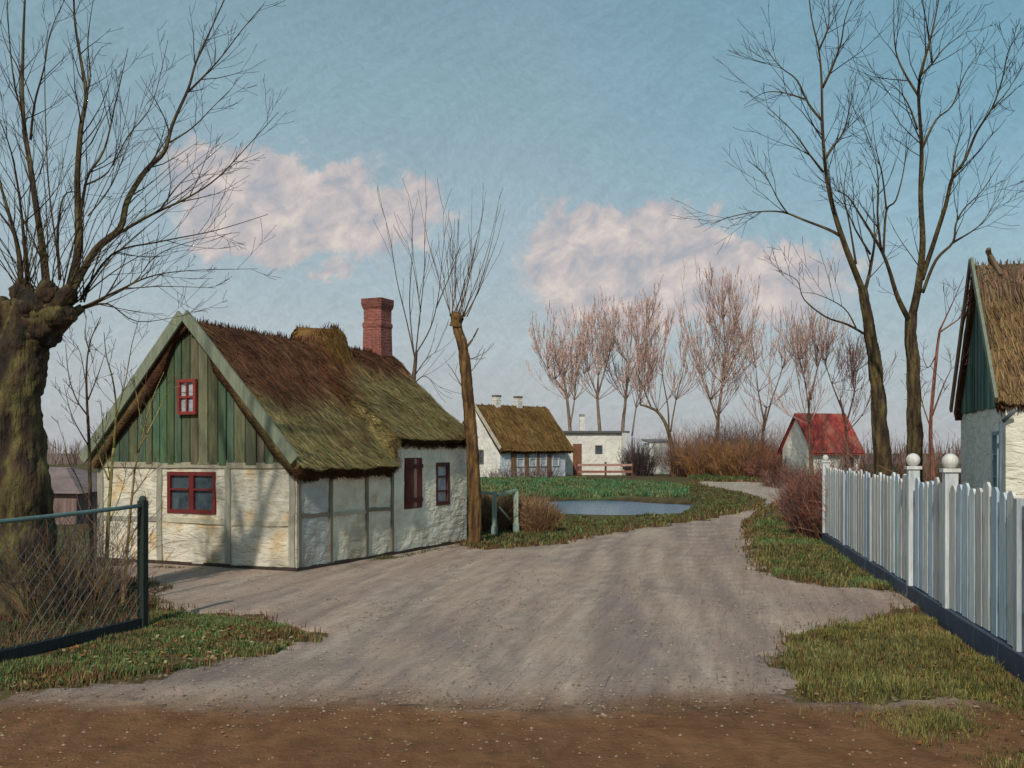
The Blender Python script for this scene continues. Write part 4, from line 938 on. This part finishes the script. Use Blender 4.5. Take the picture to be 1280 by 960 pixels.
for px, r0, r1, kd in [
 ([(1139, 405), (1122, 372), (1111, 336), (1100, 310), (1076, 270), (1060, 246), (1044, 238)], 5.5, 1.0, 9), ([(1101, 312), (1097, 270), (1098, 230), (1094, 200), (1080, 160)], 2.6, .7, 7),
 ([(1104, 318), (1108, 264), (1120, 250), (1130, 210), (1134, 165)], 2.6, .7, 7), ([(1108, 262), (1103, 220), (1096, 190), (1092, 165)], 2.0, .6, 6),
 ([(1139, 400), (1149, 350), (1153, 300), (1151, 240), (1152, 180), (1148, 122), (1150, 95)], 7.5, 3.2, 10),
 ([(1150, 96), (1157, 70), (1165, 40), (1174, -5), (1178, -40)], 3.0, .9, 8), ([(1151, 94), (1165, 80), (1176, 65), (1190, 52), (1212, 38)], 2.2, .6, 6), ([(1148, 120), (1130, 90), (1120, 65), (1117, 30), (1118, -20)], 2.5, .7, 7),
 ([(1147, 162), (1135, 130), (1120, 110), (1102, 98)], 2, .6, 5), ([(1153, 185), (1170, 150), (1190, 132), (1206, 92), (1226, 62)], 2.5, .6, 8),
 ([(1152, 350), (1168, 300), (1182, 258), (1190, 224), (1206, 200), (1221, 165), (1240, 135), (1253, 98), (1262, 60), (1284, 30)], 4.6, .8, 15), ([(1190, 222), (1195, 188), (1206, 155)], 2, .6, 5),
 ([(1153, 366), (1170, 325), (1191, 303), (1195, 280), (1206, 260), (1228, 238), (1252, 200)], 3.2, .7, 9), ([(1192, 302), (1222, 284), (1240, 260), (1256, 228)], 1.5, .5, 5), ([(1165, 80), (1158, 30), (1150, -20)], 1.5, .6, 5), ([(1240, 136), (1262, 110), (1290, 60)], 1.4, .5, 5)]:
    T.limb(px, r0, r1, 6, kids=int(kd*1.1), kl=(.45, 1.6), lev=1, up=.2)
T.done()
T = TracedTree('sapling', 19.0, 'slender reddish sapling between the right bare tree and the teal gable', 'tree', 1168, 45, [c(128, 76, 60), c(150, 104, 80), c(92, 60, 54), c(104, 70, 66)])
T.limb([(1170, 705), (1167, 600), (1163, 540), (1170, 450), (1175, 412)], 4, 2, 6, trunk=True)
for px in ([(1175, 412), (1190, 380), (1205, 345)], [(1172, 440), (1160, 460), (1152, 440)], [(1175, 415), (1197, 400), (1206, 392)], [(1165, 520), (1180, 480), (1190, 460)], [(1165, 540), (1152, 500), (1150, 470)]): T.limb(px, 1.8, .6, 4, kids=5, kl=(.3, .8), lev=1)
T.done()

T = TracedTree('pollard_willow', 23.5, 'tall slim pollard willow with a knobbly head beside the far end of the near cottage', 'tree', 593, 51, [c(106, 78, 46), c(130, 100, 60), c(60, 44, 34), c(84, 68, 62)])
T.limb([(594, 684), (592, 600), (587, 520), (582, 460), (578, 430), (573, 414), (569, 398), (570, 390)], 8.6, 7.2, 20, trunk=True)
T.limb([(570, 408), (571, 398), (573, 392)], 8.5, 7, 8); T.burl(571, 399, 9.5, 0); T.limb([(578, 440), (590, 425), (598, 410)], 3, 1.5, 5)
for i in range(20):
    x0 = 570+T.rr.uniform(-9, 12); a = T.rr.uniform(-.42, .62); L = T.rr.uniform(70, 165); y0 = 396
    pts = [(x0+math.sin(a*(1-.35*k/4))*L*k/4+T.rr.uniform(-2, 2), y0-math.cos(a*(1-.35*k/4))*L*k/4) for k in range(5)]
    T.limb(pts, T.rr.uniform(.6, 1.2), .35, 4, kids=2, kl=(.4, 1.2), lev=0, up=.3, kang=(.15, .45))
for px in ([(584, 470), (600, 450), (606, 436)], [(583, 450), (596, 446), (610, 438)], [(586, 500), (570, 470), (560, 455)]): T.limb(px, 1.2, .5, 4, kids=3, kl=(.2, .6), lev=0)
T.done()
T = TracedTree('bare_tree', 31.0, 'thin bare tree with upright whippy branches rising behind the cottage roof, right of the chimney', 'tree', 516, 53, [c(88, 76, 66), c(104, 92, 72), c(62, 54, 50), c(100, 88, 86)])
T.limb([(517, 655), (517, 560), (517, 480), (519, 455), (520, 440)], 4, 3, 7, trunk=True)
for px in ([(519, 450), (508, 400), (496, 350), (488, 300), (478, 260)], [(520, 440), (524, 400), (530, 345), (531, 290), (534, 245)], [(520, 442), (538, 410), (548, 370), (553, 320), (558, 270)], [(518, 470), (532, 450), (545, 440)],
           [(517, 440), (512, 380), (515, 320), (516, 260)], [(526, 390), (518, 340), (508, 300)], [(545, 385), (560, 350), (575, 310)], [(517, 480), (530, 470), (542, 478)]):
    T.limb(px, 1.3, .45, 4, kids=6, kl=(.6, 1.8), lev=0, up=.4, kang=(.15, .5))
T.done()

# distant trees behind the far cottages: traced trunks with a haze of fine upright twigs
def far_tree(px, base_py, top_py, width, Y, label, seed, col, twcol, stems, n=56, group='bare trees behind the far cottages'):
    T = TracedTree('bare_tree', Y, label, 'tree', px, seed, [col, mixc(col, c(150, 130, 90), .4), mixc(col, c(50, 40, 36), .6), twcol], group)
    rr = T.rr; H = base_py-top_py
    for k, st in enumerate(stems):
        T.limb(st, 3.2 if k == 0 else 1.8, 1.5 if k == 0 else .8, 6, trunk=(k == 0), kids=0)
    mid = stems[0][-1]
    for k in range(n):
        src = rr.choice([s for st in stems for s in st[len(st)//2:]]); a = rr.gauss(0, .38); L = (rr.random()**.7*.8+.22)*(src[1]-top_py)*rr.choice([.8, .95, 1.05]); width_ = width*1.25
        if L < 10: continue
        ex = max(px-width_, min(px+width_, src[0]+math.sin(a)*L)); ey = src[1]-math.cos(a)*L
        pts = [src, (src[0]*.45+ex*.55, src[1]*.6+ey*.4), (ex+rr.uniform(-3, 3), ey)]
        T.limb(pts, .8, .3, 3, kids=5, kl=(1.0, 2.4), lev=1, up=.5, col=twcol, kang=(.15, .6), dep=rr.uniform(-2, 2))
    T.done()
pk = c(216, 182, 172); pk2 = c(204, 168, 156); br = c(140, 122, 110)
far_tree(712, 600, 385, 38, 82, 'far bare tree with hazy pinkish crown above the flat roofed house, leftmost of its row', 61, br, pk, [[(714, 600), (713, 545), (709, 500), (704, 470)], [(713, 530), (718, 500), (719, 470)], [(706, 490), (694, 474), (684, 462)]])
far_tree(750, 600, 378, 36, 84, 'far bare tree with hazy pinkish crown, directly right of the slim white chimney', 62, br, pk, [[(750, 600), (750, 545), (747, 500), (748, 470)], [(747, 495), (735, 465), (728, 440)], [(748, 490), (757, 460), (762, 440)]])
far_tree(790, 600, 362, 40, 86, 'far bare tree with two slender trunks and pale twigs above the small outbuilding', 63, br, pk, [[(777, 600), (778, 540), (782, 500), (786, 455)], [(790, 545), (795, 510), (800, 490)], [(784, 480), (800, 440), (808, 410)]])
far_tree(838, 600, 390, 45, 66, 'crooked bare tree leaning left beside the tiny white outbuilding', 64, c(110, 90, 66), pk2, [[(850, 606), (843, 575), (834, 535), (822, 515), (808, 508), (800, 506)], [(836, 545), (835, 510), (828, 470), (826, 440)], [(815, 512), (806, 490), (798, 470)], [(838, 540), (845, 500), (855, 460)]], n=34)
far_tree(900, 600, 335, 40, 70, 'tallest far bare tree with a slender fan crown above the rust coloured thicket', 65, c(112, 88, 66), pk2, [[(899, 606), (897, 560), (898, 520), (903, 480), (906, 455)], [(898, 530), (888, 500), (878, 470)], [(903, 480), (916, 450), (928, 425)], [(905, 460), (906, 430), (904, 400)]], n=74)
far_tree(958, 600, 400, 34, 68, 'slight bare tree with a dark leaning limb left of the red roofed cottage', 66, c(112, 84, 70), pk2, [[(953, 606), (953, 570), (954, 535), (958, 510)], [(954, 540), (963, 505), (970, 485), (978, 460)], [(955, 525), (948, 490), (945, 460)]], n=24)
far_tree(1012, 600, 405, 34, 52, 'bare tree with fine brown twigs standing in front of the red roof', 67, c(104, 72, 60), pk2, [[(1018, 618), (1014, 580), (1011, 530), (1012, 490)], [(1011, 510), (1005, 470), (1000, 450)], [(1012, 500), (1022, 460), (1028, 440)]], n=44, group='bare trees around the red roofed cottage')
far_tree(1060, 600, 440, 38, 50, 'bushy bare tree right of the red roof, behind the far end of the picket fence', 68, c(110, 72, 62), c(136, 102, 94), [[(1062, 625), (1060, 580), (1058, 540), (1050, 500)], [(1058, 530), (1068, 490), (1070, 465)], [(1056, 520), (1040, 480), (1032, 455)]], n=34, group='bare trees around the red roofed cottage')

# ------------------------------------------------------------------ shrubs and hedges
def shrub(name, x, y, rx, ry, H, n, cols, seed, label, cat='bush', group=None, r=.006, lev=1, spread=.45, z0=0):
    rr = random.Random(seed); mb = MB()
    for _ in range(n):
        a = rr.uniform(0, 6.28); q = math.sqrt(rr.random()); p = on(x+rx*q*math.cos(a), y+ry*q*math.sin(a), -.03)
        d = Vector((math.cos(a)*q*spread+rr.gauss(0, .18), math.sin(a)*q*spread+rr.gauss(0, .18), 1)); hh = H*rr.uniform(.45, 1.08)*(1-.25*q)
        grow(mb, p, d, hh, r*rr.uniform(.7, 1.5), rr, lev, rr.choice(cols), .35, .05, 5, 5, 3, .5, r*.45, (.3, .9))
    o = mb.build(name, M['twig']); return tag(o, label, cat, group)
rb = [c(112, 68, 56), c(90, 60, 50), c(128, 80, 62), c(80, 60, 52), c(150, 104, 84)]; ob = [c(138, 98, 62), c(116, 84, 60), c(158, 116, 72), c(104, 76, 60)]; pb = [c(98, 74, 74), c(118, 90, 86), c(84, 62, 60), c(136, 108, 96)]
gp = 'shrubs of the far thicket'
for i, (px, Y, rx, H, cols, lab) in enumerate([
    (862, 66, 1.3, 3.0, pb+ob, 'mauve and ochre shrub beside the crooked tree'),
    (885, 64, 1.2, 2.6, ob, 'ochre bare shrub left of the tallest far tree'),
    (915, 68, 1.5, 3.9, pb, 'tall mauve twiggy shrub right of the tallest far tree'),
    (925, 62, 1.3, 2.6, ob, 'bright orange brown shrub in the middle of the thicket'),
    (945, 64, 1.2, 2.6, rb, 'dark rust shrub at the foot of the slight leaning tree'),
    (962, 60, 1.0, 1.7, rb, 'red brown shrub touching the white gable of the red roofed cottage'),
    (985, 54, 1.2, 1.2, rb+pb, 'low reddish shrub below the white gable of the red roofed cottage')]):
    shrub('bare_shrub', (px-640)/F_*Y, Y, rx, 1.2, H, 330, cols, 200+i, lab, group=gp, r=.016, lev=1)
for i, (px, Y, rx, H, lab) in enumerate([(858, 78, 1.8, 3.9, 'tall pale mauve brush behind the crooked tree'), (880, 82, 2.0, 4.3, 'tall pale mauve brush behind the ochre shrub'), (930, 80, 2.0, 5.0, 'tallest pale mauve brush right of the tallest far tree'), (965, 78, 1.9, 4.2, 'tall pale mauve brush left of the red roofed cottage')]):
    shrub('bare_shrub', (px-640)/F_*Y, Y, rx, 1.4, H, 200, [c(150, 124, 116), c(130, 108, 102), c(166, 140, 130)], 290+i, lab, group='pale brush at the back of the thicket', r=.014, lev=1)
shrub('dark_shrub', (800-640)/F_*68, 68, .9, .8, 2.4, 220, [c(60, 50, 52), c(84, 66, 66), c(48, 44, 44)], 220, 'dark purplish shrub between the flat roofed house and the outbuilding', r=.016)
for i, (px, Y, rx, H, lab) in enumerate([(640, 60, 1.5, .9, 'low brown bush under the far thatched cottage windows, left one'), (672, 60, 1.3, 1.0, 'low dark bush under the far thatched cottage windows, right one')]):
    shrub('low_bush', (px-640)/F_*Y, Y, rx, .5, H, 110, pb+[c(84, 84, 74)], 230+i, lab, group='low bushes under the far cottage', r=.013)
for i, (px, Y, rx, ry, H, lab) in enumerate([(1014, 25.3, .34, .6, 1.8, 'dense red brown hedge bush at the far end of the picket fence'), (1004, 30, .4, .8, 1.5, 'red brown hedge bush beside the road, just beyond the end of the picket fence'), (1018, 38, .8, 1.0, 1.6, 'farther red brown hedge bush in front of the red roofed cottage')]):
    shrub('hedge_bush', (px-640)/F_*Y, Y, rx, ry, H, 380, rb+pb, 240+i, lab, group='hedge bushes at the end of the picket fence', r=.008*Y/24, spread=.2)
for i, (x, y, H, lab) in enumerate([(8.0, 24.6, 2.1, 'red twigged shrub just behind the far end of the picket fence'), (9.2, 24.5, 2.2, 'red brown shrub between the left bare tree and the fence end'), (9.1, 21.8, 2.1, 'rusty shrub at the feet of the two bare trees')]):
    shrub('garden_shrub', x, y, .7, .7, H, 230, rb+[c(150, 58, 48), c(160, 130, 110)], 250+i, lab, group='shrubs behind the picket fence', r=.009, spread=.5)
for i, (px, Y, rx, ry, H, lab) in enumerate([(606, 26.9, .5, .45, 1.2, 'brown bare hedge bush behind the pale gate, next to the pollard willow'), (650, 27.6, .5, .45, 1.1, 'brown bare hedge bush immediately right of the pale gate'), (672, 27.0, .4, .4, .95, 'brown hedge bush at the road edge, right end of the hedge by the gate')]):
    shrub('hedge_bush', (px-640)/F_*Y, Y, rx, ry, H, 900, [c(122, 88, 62), c(138, 104, 72), c(104, 78, 60), c(158, 132, 96)], 260+i, lab, group='hedge bushes by the pale gate', r=.008, spread=.15)
for i, (px, Y, H, lab) in enumerate([(1040, 27, 2.9, 'whippy brown bush above the fence top, in front of the red roof'), (1068, 27, 3.1, 'tall whippy brown bush left of the left bare tree'), (1125, 25, 2.8, 'whippy mauve bush between the trunks of the two bare trees'), (1160, 24, 2.9, 'whippy reddish bush right of the right bare tree')]):
    shrub('garden_shrub', (px-640)/F_*Y, Y, .6, .5, H, 60, [c(120, 84, 72), c(98, 72, 66), c(140, 104, 90)], 300+i, lab, group='whippy bushes behind the picket fence', r=.008, spread=.4)
# saplings in front of the gable
def traced_shrub(name, Y, label, base, seed, cols, limbs, kids=5, kl=(.2, .6)):
    T = TracedTree(name, Y, label, 'tree', base, seed, cols)
    for k, (px, r0, r1) in enumerate(limbs): T.limb(px, r0, r1, 6, trunk=(k == 0), kids=kids if k else 0, kl=kl, lev=1, dep=None if k else 0)
    T.done()
yg = [c(146, 138, 78), c(168, 158, 100), c(96, 84, 52), c(110, 92, 66)]; dk = [c(84, 66, 50), c(112, 92, 60), c(58, 46, 38), c(80, 62, 54)]
traced_shrub('sapling', 15.6, 'dark stemmed sapling nearest the trunk of the old pollard willow', 112, 71, dk, [([(118, 745), (114, 660), (112, 580), (110, 520)], 3.2, 2.6), ([(110, 530), (108, 470), (112, 430), (126, 396)], 2.5, .8), ([(110, 520), (96, 500), (86, 470), (82, 430)], 1.8, .6), ([(110, 500), (122, 470), (132, 440)], 1.6, .6), ([(112, 560), (90, 520), (80, 480)], 1.6, .5), ([(112, 440), (107, 420), (108, 395)], 1.4, .5), ([(110, 500), (100, 440), (84, 420)], 1.2, .5), ([(114, 640), (98, 600), (85, 575), (78, 540)], 1.4, .5)])
traced_shrub('sapling', 14.8, 'yellow green sapling in front of the left eave of the green gable', 134, 72, yg, [([(130, 765), (134, 680), (138, 610), (142, 560)], 3, 2.5), ([(142, 560), (145, 510), (141, 475), (133, 445), (130, 415)], 2.3, .8), ([(136, 600), (124, 570), (118, 540)], 1.8, .6), ([(143, 530), (156, 480), (165, 430), (175, 395)], 1.6, .6), ([(134, 660), (150, 620), (158, 590)], 1.8, .7), ([(138, 600), (130, 550), (126, 500)], 1.6, .6)])
traced_shrub('sapling', 14.2, 'leaning ochre sapling crossing the green gable boards', 155, 73, [c(150, 128, 84), c(172, 156, 104), c(104, 80, 54), c(112, 88, 62)], [([(152, 770), (158, 700), (163, 640), (168, 590)], 2.8, 2.2), ([(168, 590), (178, 545), (190, 500), (205, 465)], 2, .7), ([(172, 565), (195, 520), (212, 488), (232, 482)], 1.5, .5), ([(165, 620), (180, 600), (194, 575)], 1.8, .6), ([(160, 680), (175, 650), (190, 625)], 1.6, .6), ([(178, 545), (172, 500), (165, 470)], 1.4, .5)])
for i, (x, y, H, cols, lab) in enumerate([(-5.55, 13.0, 1.5, dk+[c(104, 72, 54)], 'tangled brown shrub inside the wire fence, nearest its end post'), (-5.9, 14.3, 1.6, pb, 'greyish mauve bare shrub behind the wire fence, between the willow and the gable'), (-7.9, 16.5, 1.3, dk+[c(70, 84, 46)], 'low dark shrub behind the old willow trunk')]):
    shrub('bare_shrub', x, y, .5, .45, H, 85, cols, 280+i, lab, group='shrubs inside the wire fence', r=.006, spread=.5)
# ------------------------------------------------------------------ distant wood on the skyline
mb = MB(); rr = random.Random(77)
for _ in range(5200):
    x = rr.uniform(-120, 150); y = rr.uniform(125, 150); p = on(x, y, -.1); hh = rr.uniform(1.2, 3.6)*(1+.35*nz(x, 0, 0, .05)); w_ = rr.uniform(.04, .12); a = rr.uniform(-.5, .5)
    co = vary(mixc(c(124, 106, 104), c(104, 92, 84), rr.random()), rr, .15)
    q = p+Vector((a, rr.uniform(-.4, .4), hh)); mb.add([p-Vector((w_, 0, 0)), p+Vector((w_, 0, 0)), q+Vector((w_*.2, 0, 0)), q-Vector((w_*.2, 0, 0)), p+Vector((0, w_, 0)), q+Vector((0, w_*.2, 0))], [(0, 1, 2, 3), (4, 0, 3, 5)], co)
stuff(mb.build('distant_wood', M['twig']), 'low bare mauve brown wood along the far skyline', 'wood')
